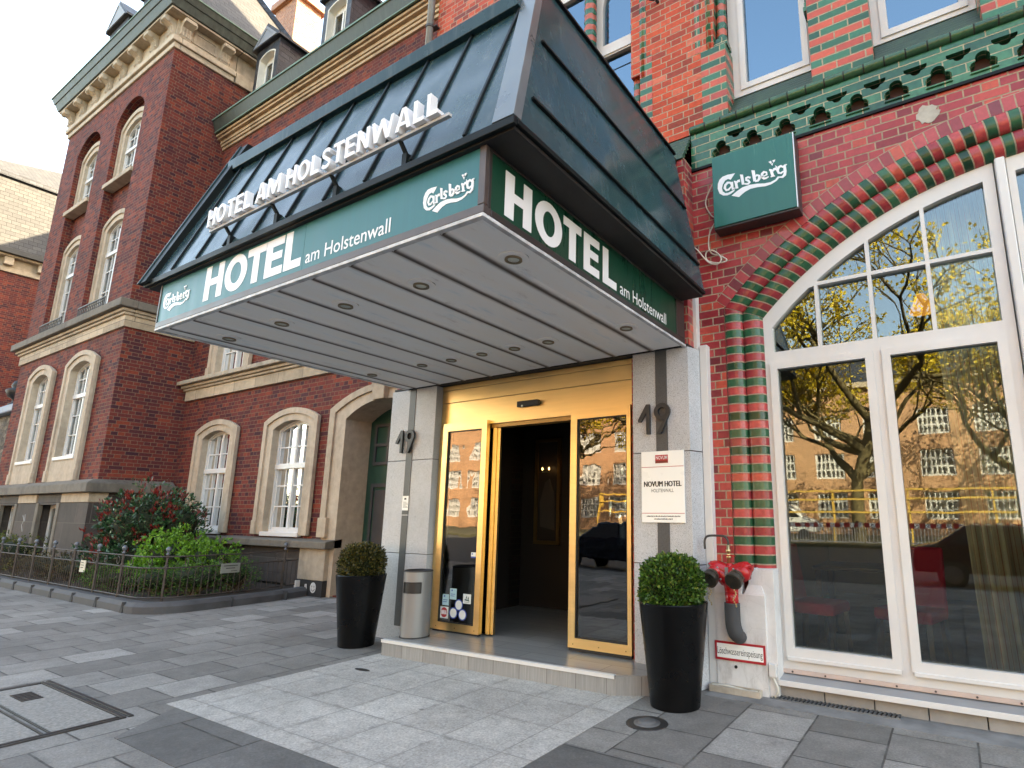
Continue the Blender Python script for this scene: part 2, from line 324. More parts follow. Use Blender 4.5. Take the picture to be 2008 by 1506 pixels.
def paving(name, w, h, stops, bond, joint=(0.045, 0.042, 0.04), m=0.012, sw=True):
    n = N(name, 0.72); uv = n.uv(); u, v, _ = n.sep(uv)
    uvs = n.comb(v, u) if sw else uv
    mask, r1, rc, odd, d, _u = cells(n, w, h, m, bond, 0.003, uvs); o = n.obj()
    c = n.ramp(r1, stops)
    g = n.noise(o, 60, 4, 0.8); c = mulc(n, c, g, 0.45, 1.6)
    c = mulc(n, c, n.noise(o, 1.1, 7, 0.7), 0.62, 1.25); c = mulc(n, c, n.noise(n.scale(o, 1, 1, 1), 7.0, 6, 0.75), 0.8, 1.2)
    st = n.rng(n.noise(o, 3.2, 8, 0.75), 0.57, 0.72, 0, 0.5); c = n.mix(st, c, (0.055, 0.053, 0.05))
    vo = n.voro(o, 2.6); sp = n.math('MULTIPLY', n.rng(vo[0], 0.035, 0.055, 1.0, 0.0), n.math('GREATER_THAN', n.sep(vo[1])[0], 0.62)); c = n.mix(n.math('MULTIPLY', sp, 0.6), c, (0.06, 0.058, 0.055))
    vp = n.voro(o, 5.5); sq = n.math('MULTIPLY', n.rng(vp[0], 0.03, 0.05, 1.0, 0.0), n.math('GREATER_THAN', n.sep(vp[1])[1], 0.82)); c = n.mix(n.math('MULTIPLY', sq, 0.7), c, (0.50, 0.49, 0.46))
    edge = n.math('MULTIPLY', n.rng(d, 0.0, 0.05, 1.0, 0.0), n.rng(n.noise(o, 4.5, 6, 0.75), 0.45, 0.68, 0.0, 0.55)); c = n.mix(edge, c, (0.085, 0.082, 0.075))
    ms = n.math('MULTIPLY', mask, n.rng(n.noise(o, 5, 4), 0.3, 0.6, 0.35, 1.0)); c = n.mix(ms, c, joint)
    n.col(c); n.rough(n.rng(g, 0.3, 0.7, 0.6, 0.85))
    n.bump(n.math('ADD', n.math('MULTIPLY', n.math('SUBTRACT', 1.0, mask), 0.6), n.math('ADD', n.math('MULTIPLY', g, 0.3), n.math('MULTIPLY', n.sep(rc)[0], 0.35))), 0.5, 0.008); return n.m
M['pave'] = paving('grey_concrete_flags', 0.5, 0.5, [(0, (0.155, 0.145, 0.133)), (0.45, (0.205, 0.192, 0.177)), (0.75, (0.24, 0.226, 0.208)), (0.88, (0.295, 0.279, 0.258)), (1, (0.33, 0.312, 0.29))], 'run')
M['pave_light'] = paving('pale_granite_flags', 0.51, 0.51, [(0, (0.415, 0.392, 0.362)), (1, (0.48, 0.455, 0.42))], 'stack', (0.25, 0.24, 0.225), 0.009)
M['pave_dark'] = paving('dark_asphalt_flags', 0.75, 0.8, [(0, (0.115, 0.111, 0.106)), (1, (0.155, 0.15, 0.142))], 'run')
M['kerb'] = plain('dark_kerb_stone', (0.062, 0.062, 0.066), 0.75, var=0.35, sc=4, bump=0.5, bsc=30)
M['asphalt'] = plain('asphalt', (0.055, 0.055, 0.056), 0.85, var=0.25, sc=0.8, bump=0.4, bsc=90)
M['grass'] = plain('grass', (0.085, 0.080, 0.040), 0.9, var=0.4, sc=2)
def woodtile():
    n = N('grey_wood_look_tile', 0.33); o = n.obj(); mask, r1, rc, odd, d, uv = cells(n, 0.9, 0.225, 0.006, 'run', 0.0, None)
    c = n.ramp(r1, [(0, (0.21, 0.207, 0.20)), (1, (0.29, 0.285, 0.275))])
    c = mulc(n, c, n.noise(n.scale(uv, 1.5, 26, 1), 2.4, 6, 0.65), 0.72, 1.22); n.col(n.mix(mask, c, (0.07, 0.065, 0.06))); return n.m
M['tile_floor'] = woodtile()
def risertile():
    n = N('grey_riser_tile', 0.4); o = n.obj(); mask, r1, rc, odd, d, uv = cells(n, 0.30, 5.0, 0.005, 'stack', 0.0, None)
    c = n.ramp(r1, [(0, (0.23, 0.225, 0.215)), (1, (0.30, 0.292, 0.28))])
    c = mulc(n, c, n.noise(n.scale(uv, 22, 1.2, 1), 2.4, 6, 0.65), 0.72, 1.2); n.col(n.mix(mask, c, (0.12, 0.11, 0.10))); return n.m
M['riser'] = risertile()
M['dark_wall'] = plain('dark_interior', (0.14, 0.11, 0.09), 0.7, var=0.2)
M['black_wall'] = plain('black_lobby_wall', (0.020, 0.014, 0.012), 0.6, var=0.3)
M['floor_int'] = plain('dark_wood_floor', (0.05, 0.035, 0.025), 0.35, var=0.3, sc=4)
M['red_fabric'] = plain('crimson_upholstery', (0.45, 0.014, 0.05), 0.7, var=0.15)
M['dark_wood'] = plain('dark_wood', (0.03, 0.018, 0.012), 0.4)
def curtain():
    n = N('striped_curtain', 0.8); u = n.sep(n.uv())[0]
    w = n.math('FRACT', n.math('MULTIPLY', u, 6.5))
    c = n.ramp(w, [(0, (0.55, 0.52, 0.42)), (0.44, (0.40, 0.48, 0.36)), (0.46, (0.42, 0.06, 0.06)), (0.5, (0.60, 0.55, 0.44)), (0.93, (0.50, 0.46, 0.36)), (0.95, (0.42, 0.06, 0.06)), (1, (0.55, 0.52, 0.42))], 'CONSTANT')
    n.col(c); return n.m
M['curtain'] = curtain()
M['voile'] = plain('white_voile', (0.62, 0.64, 0.64), 0.8, var=0.05)
M['fire_red'] = plain('fire_red_paint', (0.42, 0.008, 0.012), 0.25, var=0.15, spec=0.6)
M['brass'] = plain('brass', (0.55, 0.42, 0.22), 0.35, 0.9)
M['cap_iron'] = plain('dark_bronze_cap', (0.085, 0.075, 0.06), 0.38, 0.7, var=0.3)
M['sleeve'] = plain('grey_foam_sleeve', (0.055, 0.055, 0.058), 0.85, var=0.15)
M['cable'] = plain('white_cable', (0.62, 0.58, 0.5), 0.5)
M['alu'] = plain('aluminium_trim', (0.68, 0.68, 0.69), 0.35, 0.4, var=0.06)
M['paper_blue'] = plain('pale_blue_sticker', (0.42, 0.66, 0.72), 0.4, var=0.05)
M['paper_white'] = plain('white_sticker', (0.75, 0.80, 0.78), 0.4, var=0.05)
M['blue_ink'] = plain('blue_print', (0.03, 0.08, 0.35), 0.4)
M['plate_cream'] = plain('cream_notice_plate', (0.55, 0.52, 0.42), 0.5)
M['plate_grey'] = plain('grey_notice_plate', (0.20, 0.21, 0.19), 0.5)
M['car_paint'] = plain('dark_blue_car_paint', (0.012, 0.02, 0.035), 0.15, 0.2, spec=0.7)
M['car_red'] = plain('dark_red_car_paint', (0.05, 0.005, 0.007), 0.2, 0.2, spec=0.5)
M['van_white'] = plain('white_van_paint', (0.72, 0.72, 0.72), 0.3)
M['tyre'] = plain('tyre', (0.02, 0.02, 0.02), 0.8)
M['yellow_wood'] = plain('yellow_timber', (0.55, 0.34, 0.07), 0.7)
M['brick_far'] = brick('brown_brick_opposite', [(0, (0.42, 0.215, 0.115)), (1, (0.58, 0.31, 0.17))], (0.36, 0.27, 0.17), 0.25, 0.08, 0.011, 0.7)
M['lens'] = plain('lamp_lens', (0.55, 0.6, 0.55), 0.15)
M['lamp'] = emis('lit_lamp', (1.0, 0.55, 0.18), 6.0)
M['spark'] = emis('lit_bulb', (1.0, 0.6, 0.25), 1.5)

# ------------------------------------------------------------------ mesh helpers
WORLD = {}
def origin(p): return WORLD.get(p.name, Vector((0, 0, 0))) if p is not None else Vector((0, 0, 0))

class MB:
    def __init__(s): s.v = []; s.f = []; s.u = []; s.mi = []; s.cur = 0
    def face(s, pts, uv=None, mi=None):
        b = len(s.v); s.v += [tuple(p) for p in pts]; s.f.append(tuple(range(b, b+len(pts)))); s.u.append(uv); s.mi.append(s.cur if mi is None else mi)
    def idx(s, pts, faces, uvs=None, mi=None):
        b = len(s.v); s.v += [tuple(p) for p in pts]
        for k, fc in enumerate(faces):
            s.f.append(tuple(b+i for i in fc)); s.u.append(uvs[k] if uvs else None); s.mi.append(s.cur if mi is None else mi)
    def box(s, x0, x1, y0, y1, z0, z1):
        p = [(x0, y0, z0), (x1, y0, z0), (x1, y1, z0), (x0, y1, z0), (x0, y0, z1), (x1, y0, z1), (x1, y1, z1), (x0, y1, z1)]
        s.idx(p, [(0, 3, 2, 1), (4, 5, 6, 7), (0, 1, 5, 4), (1, 2, 6, 5), (2, 3, 7, 6), (3, 0, 4, 7)]); return s
    def hexa(s, p):
        s.idx(p, [(0, 3, 2, 1), (4, 5, 6, 7), (0, 1, 5, 4), (1, 2, 6, 5), (2, 3, 7, 6), (3, 0, 4, 7)]); return s
    def prism(s, poly, fn, a, b):
        """poly: 2-D outline; fn(p, t) maps it at depth t; a (front) .. b (back)"""
        n = len(poly); A = [fn(p, a) for p in poly]; B = [fn(p, b) for p in poly]
        s.idx(A+B, [tuple(range(n)), tuple(range(2*n-1, n-1, -1))]+[(i, n+i, n+(i+1) % n, (i+1) % n) for i in range(n)]); return s
    def plate(s, loops, fn, a, b, mside=None):
        """outline with holes, extruded from depth a to b"""
        flat = [p for l in loops for p in l]
        tris = tessellate_polygon([[Vector((p[0], p[1], 0)) for p in l] for l in loops])
        A = [fn(p, a) for p in flat]; B = [fn(p, b) for p in flat]
        k = len(flat); fc = []
        for t in tris:
            t = tuple(t); fc.append(t); fc.append((t[2]+k, t[1]+k, t[0]+k))
        s.idx(A+B, fc); fs = []; o = 0
        for l in loops:
            m = len(l); fs += [(o+i, o+(i+1) % m, k+o+(i+1) % m, k+o+i) for i in range(m)]; o += m
        s.idx(A+B, fs, mi=mside)
        return s
    def bar(s, p0, p1, w, h, up=(0, 0, 1)):
        p0 = Vector(p0); p1 = Vector(p1); d = (p1-p0).normalized(); u = Vector(up); r = d.cross(u)
        if r.length < 1e-4: r = d.cross(Vector((0, 1, 0)))
        r.normalize(); u = r.cross(d).normalized(); r *= w/2; u *= h/2
        s.hexa([p0-r-u, p0+r-u, p1+r-u, p1-r-u, p0-r+u, p0+r+u, p1+r+u, p1-r+u]); return s
    def tube(s, path, r, seg=8, cap=True):
        path = [Vector(p) for p in path]; n = len(path); rs = r if hasattr(r, '__len__') else [r]*n
        pts = []; ref = None
        for i, p in enumerate(path):
            d = (path[min(i+1, n-1)]-path[max(i-1, 0)]).normalized()
            if ref is None:
                ref = d.orthogonal().normalized()
            else:
                ref = (ref-d*ref.dot(d))
                ref = ref.normalized() if ref.length > 1e-6 else d.orthogonal().normalized()
            b = d.cross(ref)
            pts += [p+(ref*math.cos(2*math.pi*k/seg)+b*math.sin(2*math.pi*k/seg))*rs[i] for k in range(seg)]
        fc = [(i*seg+k, i*seg+(k+1) % seg, (i+1)*seg+(k+1) % seg, (i+1)*seg+k) for i in range(n-1) for k in range(seg)]
        if cap: fc += [tuple(range(seg-1, -1, -1)), tuple(range((n-1)*seg, n*seg))]
        s.idx(pts, fc); return s
    def lathe(s, prof, c, seg=24, ax='z', cap=True):
        pts = []
        for (r, h) in prof:
            for k in range(seg):
                a = 2*math.pi*k/seg; x, y = r*math.cos(a), r*math.sin(a)
                pts.append((c[0]+x, c[1]+y, c[2]+h) if ax == 'z' else (c[0]+x, c[1]-h, c[2]+y) if ax == '-y' else (c[0]+h, c[1]+x, c[2]+y))
        n = len(prof)
        fc = [(i*seg+k, i*seg+(k+1) % seg, (i+1)*seg+(k+1) % seg, (i+1)*seg+k) for i in range(n-1) for k in range(seg)]
        if cap: fc += [tuple(range(seg-1, -1, -1)), tuple(range((n-1)*seg, n*seg))]
        s.idx(pts, fc); return s
    def leaf(s, p, d, nrm, L, W, mi=0):
        p = Vector(p); d = d.normalized(); sd = d.cross(nrm)
        if sd.length < 1e-3: sd = d.orthogonal()
        sd.normalize(); q = p+d*L*0.5
        s.face([p, q+sd*W*0.5, p+d*L, q-sd*W*0.5], mi=mi)
    def build(s, name, mats, parent=None, smooth=False, bevel=0.0, org=None, seg=2, flip=True):
        if not isinstance(mats, (list, tuple)): mats = [mats]
        o0 = origin(parent) if org is None else Vector(org)
        me = bpy.data.meshes.new(name)
        me.from_pydata([tuple(Vector(p)-o0) for p in s.v], [], s.f)
        for m in mats: me.materials.append(m)
        me.polygons.foreach_set('material_index', s.mi)
        bm = bmesh.new(); bm.from_mesh(me)
        if flip and bevel >= 0:
            bmesh.ops.recalc_face_normals(bm, faces=bm.faces)
        bm.to_mesh(me); bm.free()
        me.update()
        uvl = me.uv_layers.new(name='UVMap')
        for poly, cu in zip(me.polygons, s.u):
            if cu is not None:
                b = min(poly.vertices); vs = list(poly.vertices)
                base = sorted(vs)
                mp = {vi: cu[k] for k, vi in enumerate(s.f[poly.index])}
                for li, vi in zip(poly.loop_indices, vs): uvl.data[li].uv = mp.get(vi, (0, 0))
                continue
            n = poly.normal; ax, ay, az = abs(n.x), abs(n.y), abs(n.z)
            for li in poly.loop_indices:
                c = me.vertices[me.loops[li].vertex_index].co
                X, Y, Z = c.x+o0.x, c.y+o0.y, c.z+o0.z
                if az >= ax and az >= ay and az > 0.8: uv = (X, Y)
                elif ay >= ax: uv = (X, Z if ay > 0.85 else Z/max(0.3, math.sqrt(max(0.0, 1-az*az))))
                else: uv = (Y, Z if ax > 0.85 else Z/max(0.3, math.sqrt(max(0.0, 1-az*az))))
                uvl.data[li].uv = uv
        if smooth:
            me.polygons.foreach_set('use_smooth', [True]*len(me.polygons))
        ob = bpy.data.objects.new(name, me); COL.objects.link(ob)
        if parent is not None:
            ob.parent = parent; WORLD[ob.name] = o0.copy()
        else:
            ob.location = o0; WORLD[ob.name] = o0.copy()
        if bevel > 0:
            md = ob.modifiers.new('bevel', 'BEVEL'); md.width = bevel; md.segments = seg; md.limit_method = 'ANGLE'; md.angle_limit = math.radians(40); md.harden_normals = False
        return ob

def weld(ob, d=0.0005):
    bm = bmesh.new(); bm.from_mesh(ob.data); bmesh.ops.remove_doubles(bm, verts=bm.verts, dist=d); bmesh.ops.recalc_face_normals(bm, faces=bm.faces); bm.to_mesh(ob.data); bm.free(); return ob

def thing(name, label, cat, loc=(0, 0, 0), group=None):
    o = bpy.data.objects.new(name, None); COL.objects.link(o); o.location = loc; o.empty_display_size = 0.2
    WORLD[o.name] = Vector(loc); tag(o, label, cat, group); return o
def tag(o, label=None, cat=None, group=None, kind=None):
    if label: o['label'] = label
    if cat: o['category'] = cat
    if group: o['group'] = group
    if kind: o['kind'] = kind
    return o
def struct(o): o['kind'] = 'structure'; return o
def dup(o, loc=None, label=None, group=None, parent=None, rz=None, sc=None):
    c = o.copy(); COL.objects.link(c)
    if parent is not None: c.parent = parent
    if loc is not None: c.location = loc
    if rz is not None: c.rotation_euler[2] = rz
    if sc is not None: c.scale = (sc, sc, sc)
    if label: c['label'] = label
    if group: c['group'] = group
    for ch in list(o.children): dup(ch, parent=c)
    return c
def XZ(p, t): return (p[0], t, p[1])
def YZ(p, t): return (t, p[0], p[1])
def XY(p, t): return (p[0], p[1], t)
def rect(x0, x1, z0, z1): return [(x0, z0), (x1, z0), (x1, z1), (x0, z1)]
def arch_loop(x0, x1, z0, zs, rise, n=14, grow=0.0):
    """rectangle from z0 with a segmental arch of given rise above spring line zs"""
    w = (x1-x0)/2; R = (w*w+rise*rise)/(2*rise); cx = (x0+x1)/2; cz = zs+rise-R; a = math.asin(min(1, w/R))
    return [(x0, z0), (x1, z0)]+[(cx+R*math.sin(a-2*a*i/n), cz+R*math.cos(a-2*a*i/n)) for i in range(n+1)]
def arch_fn(x0, x1, zs, rise):
    w = (x1-x0)/2; R = (w*w+rise*rise)/(2*rise); cx = (x0+x1)/2; cz = zs+rise-R
    return lambda x: cz+math.sqrt(max(0, R*R-(x-cx)**2))
def cell(xl, xr, zb, zt, fn, n=6):
    top = [(xr+(xl-xr)*i/n) for i in range(n+1)]
    tp = [(x, min(zt, fn(x))) for x in top]
    if max(p[1] for p in tp) < zb+0.05: return None
    return [(xl, zb), (xr, zb)]+[(x, max(z, zb+0.012)) for x, z in tp]
def ribbon(pts, w):
    """a stroke of width w along 2-D points as a polygon"""
    n = len(pts); ws = w if hasattr(w, '__len__') else [w]*n; L = []; R = []
    for i in range(n):
        a = Vector(pts[max(i-1, 0)]); b = Vector(pts[min(i+1, n-1)]); d = (b-a)
        d = d.normalized() if d.length else Vector((1, 0)); nn = Vector((-d.y, d.x))*ws[i]/2; p = Vector(pts[i])
        L.append(tuple(p+nn)); R.append(tuple(p-nn))
    return L+R[::-1]
def oval(cx, cy, rx, ry, n=28): return [(cx+rx*math.cos(2*math.pi*i/n), cy+ry*math.sin(2*math.pi*i/n)) for i in range(n)]
def arcpts(cx, cy, rx, ry, a0, a1, n=14): return [(cx+rx*math.cos(math.radians(a0+(a1-a0)*i/n)), cy+ry*math.sin(math.radians(a0+(a1-a0)*i/n))) for i in range(n+1)]
def poly_letter(ch, s, t):
    """block capital in a unit box as outline + holes; s, t = stroke width over box width, height"""
    if ch == 'H': return [[(0, 0), (s, 0), (s, .41), (1-s, .41), (1-s, 0), (1, 0), (1, 1), (1-s, 1), (1-s, .41+t*.8), (s, .41+t*.8), (s, 1), (0, 1)]]
    if ch == 'O': return [oval(.5, .5, .5, .515), oval(.5, .5, .5-s, .515-t*.85)]
    if ch == 'T': return [[(.5-s/2, 0), (.5+s/2, 0), (.5+s/2, 1-t*.85), (1, 1-t*.85), (1, 1), (0, 1), (0, 1-t*.85), (.5-s/2, 1-t*.85)]]
    if ch == 'E': return [[(0, 0), (1, 0), (1, t*.85), (s, t*.85), (s, .42), (.93, .42), (.93, .42+t*.8), (s, .42+t*.8), (s, 1-t*.85), (1, 1-t*.85), (1, 1), (0, 1)]]
    if ch == 'L': return [[(0, 0), (1, 0), (1, t*.85), (s, t*.85), (s, 1), (0, 1)]]
    if ch == 'A':
        k = lambda z: s+(.5-s)*z/.82
        return [[(0, 0), (s, 0), (k(.2), .2), (1-k(.2), .2), (1-s, 0), (1, 0), (.5+s*.6, 1), (.5-s*.6, 1)], [(k(.2+t*.8), .2+t*.8), (.5, .82), (1-k(.2+t*.8), .2+t*.8)]]
    if ch == 'M': return [[(0, 0), (s*.85, 0), (s*.85, .64), (.5-s*.35, .05), (.5+s*.35, .05), (1-s*.85, .64), (1-s*.85, 0), (1, 0), (1, 1), (1-s*1.1, 1), (.5, .40), (s*1.1, 1), (0, 1)]]
    if ch == 'N': return [[(0, 0), (s, 0), (s, .60), (1-s, 0), (1, 0), (1, 1), (1-s, 1), (1-s, .40), (s, 1), (0, 1)]]
    if ch == 'W': return [[(.16, 0), (.16+s, 0), (.5, .62), (.84-s, 0), (.84, 0), (1, 1), (1-s*.8, 1), (.76, .36), (.5+s*.42, 1), (.5-s*.42, 1), (.24, .36), (s*.8, 1), (0, 1)]]
    if ch == 'S':
        p = arcpts(.5, .745, .5-s/2, .255-t*.35, 20, 205, 9)+arcpts(.5, .255, .5-s/2, .255-t*.35, 30, -160, 9)
        return [ribbon(p, [t*.9]*20)]
    return []
def caps(mb, text, x0, x1, z0, h, fn, a, b, t=0.24, wid=None, gap=0.13, space=0.4, shear=0.0):
    W_ = {'M': 1.05, 'W': 1.25, 'I': .3, 'L': .62, 'E': .66, 'T': .72, 'S': .70, 'H': .76, 'O': .84, 'A': .88, 'N': .78}
    if wid: W_.update(wid)
    tot = sum((W_[c] if c != ' ' else space)+gap for c in text)-gap
    k = (x1-x0)/tot; x = x0
    for c in text:
        if c == ' ': x += (space+gap)*k; continue
        w = W_[c]*k
        lp = [[(x+px*w+shear*pz*h, z0+pz*h) for px, pz in l] for l in poly_letter(c, t*h/w, t)]
        mb.plate(lp, fn, a, b)
        x += (W_[c]+gap)*k
_tc = {}
def text_geo(s, bold=0.0):
    key = (s, bold)
    if key in _tc: return _tc[key]
    cu = bpy.data.curves.new('t', 'FONT'); cu.body = s; cu.size = 1.0; cu.offset = bold; cu.resolution_u = 3; cu.fill_mode = 'FRONT'
    ob = bpy.data.objects.new('t', cu); COL.objects.link(ob)
    dg = bpy.context.evaluated_depsgraph_get(); me = bpy.data.meshes.new_from_object(ob.evaluated_get(dg))
    vs = [(v.co.x, v.co.y) for v in me.vertices]; fs = [tuple(p.vertices) for p in me.polygons]
    bpy.data.objects.remove(ob); bpy.data.curves.remove(cu); bpy.data.meshes.remove(me)
    x0 = min(v[0] for v in vs); x1 = max(v[0] for v in vs); y0 = min(v[1] for v in vs); y1 = max(v[1] for v in vs)
    _tc[key] = (vs, fs, x0, x1, y0, y1); return _tc[key]
def text(mb, s, x0, x1, zb, cap_h, fn, t, bold=0.0, mi=0):
    """printed text fitted from x0 to x1, capital height cap_h, baseline zb, on the surface fn(.., t)"""
    vs, fs, a, b, c, d = text_geo(s, bold); k = (x1-x0)/(b-a); kz = cap_h/0.73
    mb.idx([fn((x0+(x-a)*k, zb+z*kz), t) for x, z in vs], fs, mi=mi)
# ================================================================== SETTING: ground
mb = MB(); mb.box(-90, 60, -24, -4.2, -0.30, -0.14); struct(mb.build('road', M['asphalt']))
mb = MB(); mb.box(-90, 60, -4.0, 40, -0.30, 0.0); struct(mb.build('pavement', M['pave']))
mb = MB(); mb.box(-90, 60, -4.2, -4.0, -0.30, 0.01); struct(mb.build('kerb', M['kerb']))
mb = MB(); mb.box(-90, 60, -60, -24, -0.30, 0.02); struct(mb.build('lawn', M['grass']))
mb = MB(); mb.box(-600, 600, -600, 600, -0.50, -0.31); struct(mb.build('ground', M['asphalt']))
# pale flags in front of the step (a sheet 4 mm above the flags), dark patched flags before them
mb = MB(); mb.prism([(-5.36, 2.385), (-2.30, 2.385), (-2.30, 4.75), (-5.36, 4.75)], XY, 0.004, -0.02); struct(mb.build('pale_paving', M['pave_light']))
mb = MB(); mb.prism([(-5.20, 2.38), (-4.86, 1.88), (-1.2, 1.88), (-1.2, 2.38)], XY, 0.004, -0.02)
mb.prism([(-2.295, 2.38), (-1.5, 2.38), (-1.5, 3.4), (-2.295, 3.4)], XY, 0.003, -0.02); struct(mb.build('patched_paving', M['pave_dark']))
# mortar strip along the hotel wall
mb = MB(); mb.prism([(-1.9, 4.87), (5, 4.87), (5, 5.3), (-1.9, 5.3)], XY, 0.004, -0.02)
struct(mb.build('mortar_strip', plain('old_mortar', (0.20, 0.195, 0.19), 0.9, var=0.35, sc=5, bump=0.6, bsc=25)))

# manhole cover in a steel frame
mh = thing('manhole_cover', 'large paved manhole cover in a dark steel frame on the pavement', 'manhole cover', (-6.05, 1.35, 0))
mb = MB(); mb.box(-6.86, -5.32, 1.70, 2.06, -0.02, 0.006); mb.box(-6.86, -5.32, 0.6, 1.64, -0.02, 0.006)
mb.build('cover_slab', plain('exposed_aggregate', (0.26, 0.245, 0.225), 0.85, var=0.45, sc=45, bump=0.8, bsc=90), mh, bevel=0.006)
mb = MB()
for (x0, x1, y0, y1) in ((-6.93, -5.25, 2.105, 2.135), (-6.93, -5.25, 2.065, 2.09), (-5.275, -5.25, 0.55, 2.065), (-5.315, -5.29, 0.55, 2.06), (-6.93, -6.87, 0.55, 2.06), (-6.87, -5.32, 1.645, 1.655), (-6.87, -5.32, 1.68, 1.69)):
    mb.box(x0, x1, y0, y1, -0.02, 0.010)
mb.build('frame', M['steel_dark'], mh, bevel=0.002)
mb = MB()
for i in range(6): mb.box(-6.62+i*.05, -6.59+i*.05, 1.80, 1.93, 0.004, 0.012)
mb.build('lifting_plate', M['steel_dark'], mh)

# small round drain cap let into broken mortar
dc = thing('valve_cover', 'round iron valve cover sunk in a broken dark patch by the right planter', 'valve cover', (-2.01, 4.02, 0))
mb = MB(); mb.lathe([(0.0, 0.004), (0.15, 0.004), (0.165, -0.01)], (-2.01, 4.02, 0), 18); mb.build('patch', M['steel_dark'], dc)
mb = MB(); mb.lathe([(0.0, 0.022), (0.05, 0.024), (0.062, 0.018), (0.072, 0.006), (0.095, 0.008), (0.10, -0.01)], (-2.01, 4.02, 0), 24); mb.build('cap', plain('worn_iron', (0.13, 0.13, 0.13), 0.6, 0.3, var=0.3), dc, smooth=True)
tag(MB().lathe([(0.0, 0.006), (0.13, 0.005), (0.15, -0.01)], (-4.30, 3.95, 0), 9).build('asphalt_patch', M['steel_dark'], org=(-4.30, 3.95, 0)), 'small cracked dark patch in the flags before the left planter', 'patch')
bpy.data.objects['asphalt_patch'].scale = (.8, 0.28, 1)
bpy.data.objects['asphalt_patch'].location = (-4.95, 3.85, 0)

# ================================================================== HOTEL
W = 5.18
hotel = thing('hotel_building', 'red brick hotel with green glazed bands and arched window, behind the canopy', 'hotel', (-2.0, W, 0))
RC, CX, CZ = 3.56, 1.0, 1.134
def zj(t): return CZ+math.sqrt((RC-t)**2-(2.70-t)**2)
a0 = math.acos(2.70/RC)
# ground floor wall with the great arch
arch = [(CX+RC*math.cos(math.pi-a0-(math.pi-2*a0)*i/48), CZ+RC*math.sin(math.pi-a0-(math.pi-2*a0)*i/48)) for i in range(49)]
mb = MB(); mb.plate([[(-6.1, 0), (-5.3, 0), (-5.3, 2.98), (-2.6, 2.98), (-2.6, 0), (-1.70, 0)]+arch+[(3.70, 0), (6, 0), (6, 5.03), (-6.1, 5.03)]], XZ, W, W+0.42)
mb.build('brick_wall', M['brick_low'], hotel)
# header course ring, 4 mm proud
aA, aB = math.radians(139.0), math.radians(41.0); n = 60
mb = MB()
ring = lambda r, y: [(CX+r*math.cos(aA+(aB-aA)*i/n), y, CZ+r*math.sin(aA+(aB-aA)*i/n)) for i in range(n+1)]
o_, i_ = ring(3.682, W-0.004), ring(RC-0.01, W-0.004); o2 = ring(3.682, W+0.02)
for k in range(n):
    v0 = (aA-(aA+(aB-aA)*k/n))*3.6; v1 = (aA-(aA+(aB-aA)*(k+1)/n))*3.6
    mb.face([o_[k], o_[k+1], i_[k+1], i_[k]], [(0.0, v0), (0.0, v1), (.12, v1), (.12, v0)])
    mb.face([o2[k], o2[k+1], o_[k+1], o_[k]], [(0.02, v0), (0.02, v1), (0, v1), (0, v0)])
weld(mb.build('arch_header_course', M['header'], hotel))
# moulded jamb + arch, profile (t inward, d back)
def qarc(t0, d0, t1, d1, n=6): return [(t0+(t1-t0)*math.sin(math.pi/2*i/n), d0+(d1-d0)*(1-math.cos(math.pi/2*i/n))) for i in range(n+1)]
profA = [(0.0, 0.012), (0.012, -0.004), (0.03, -0.012), (0.075, -0.014)]+qarc(0.085, -0.013, 0.172, 0.085)[1:]
profB = [(0.172, 0.052), (0.185, 0.040), (0.205, 0.034), (0.245, 0.032)]+qarc(0.255, 0.033, 0.345, 0.135)[1:]
for name, prof in (('arch_moulding', profA), ('inner_arch_moulding', profB)):
    mb = MB()
    for side in (0, 1):
        for a, b in zip(prof[:-1], prof[1:]):
            zs = [1.0+(zj(a[0])-1.0)*i/8 for i in range(9)]; ze = [1.0+(zj(b[0])-1.0)*i/8 for i in range(9)]
            xa, xb = -1.70+a[0], -1.70+b[0]
            if side: xa, xb = 2*CX-xa, 2*CX-xb
            for i in range(8):
                mb.face([(xa, W+a[1], zs[i]), (xb, W+b[1], ze[i]), (xb, W+b[1], ze[i+1]), (xa, W+a[1], zs[i+1])], [(a[0], zs[i]), (b[0], ze[i]), (b[0], ze[i+1]), (a[0], zs[i+1])])
    weld(mb.build(name.replace('arch', 'jamb'), M['band_round'], hotel, smooth=True))
    mb = MB(); n = 72
    for a, b in zip(prof[:-1], prof[1:]):
        ta = math.acos((2.70-a[0])/(RC-a[0])); tb = math.acos((2.70-b[0])/(RC-b[0]))
        P = []
        for q, tq in ((a, ta), (b, tb)):
            r = RC-q[0]; A0 = math.pi-tq; P.append([(CX+r*math.cos(A0-(math.pi-2*tq)*i/n), W+q[1], CZ+r*math.sin(A0-(math.pi-2*tq)*i/n)) for i in range(n+1)])
        off = 0.0 if prof is profA else 0.0805
        for i in range(n):
            L = 3.42*(math.pi-2*a0)*1.0; v0, v1 = off+L*i/n, off+L*(i+1)/n
            mb.face([P[0][i], P[0][i+1], P[1][i+1], P[1][i]], [(a[0], v0), (a[0], v1), (b[0], v1), (b[0], v0)])
    weld(mb.build(name, M['band_round'], hotel, smooth=True))
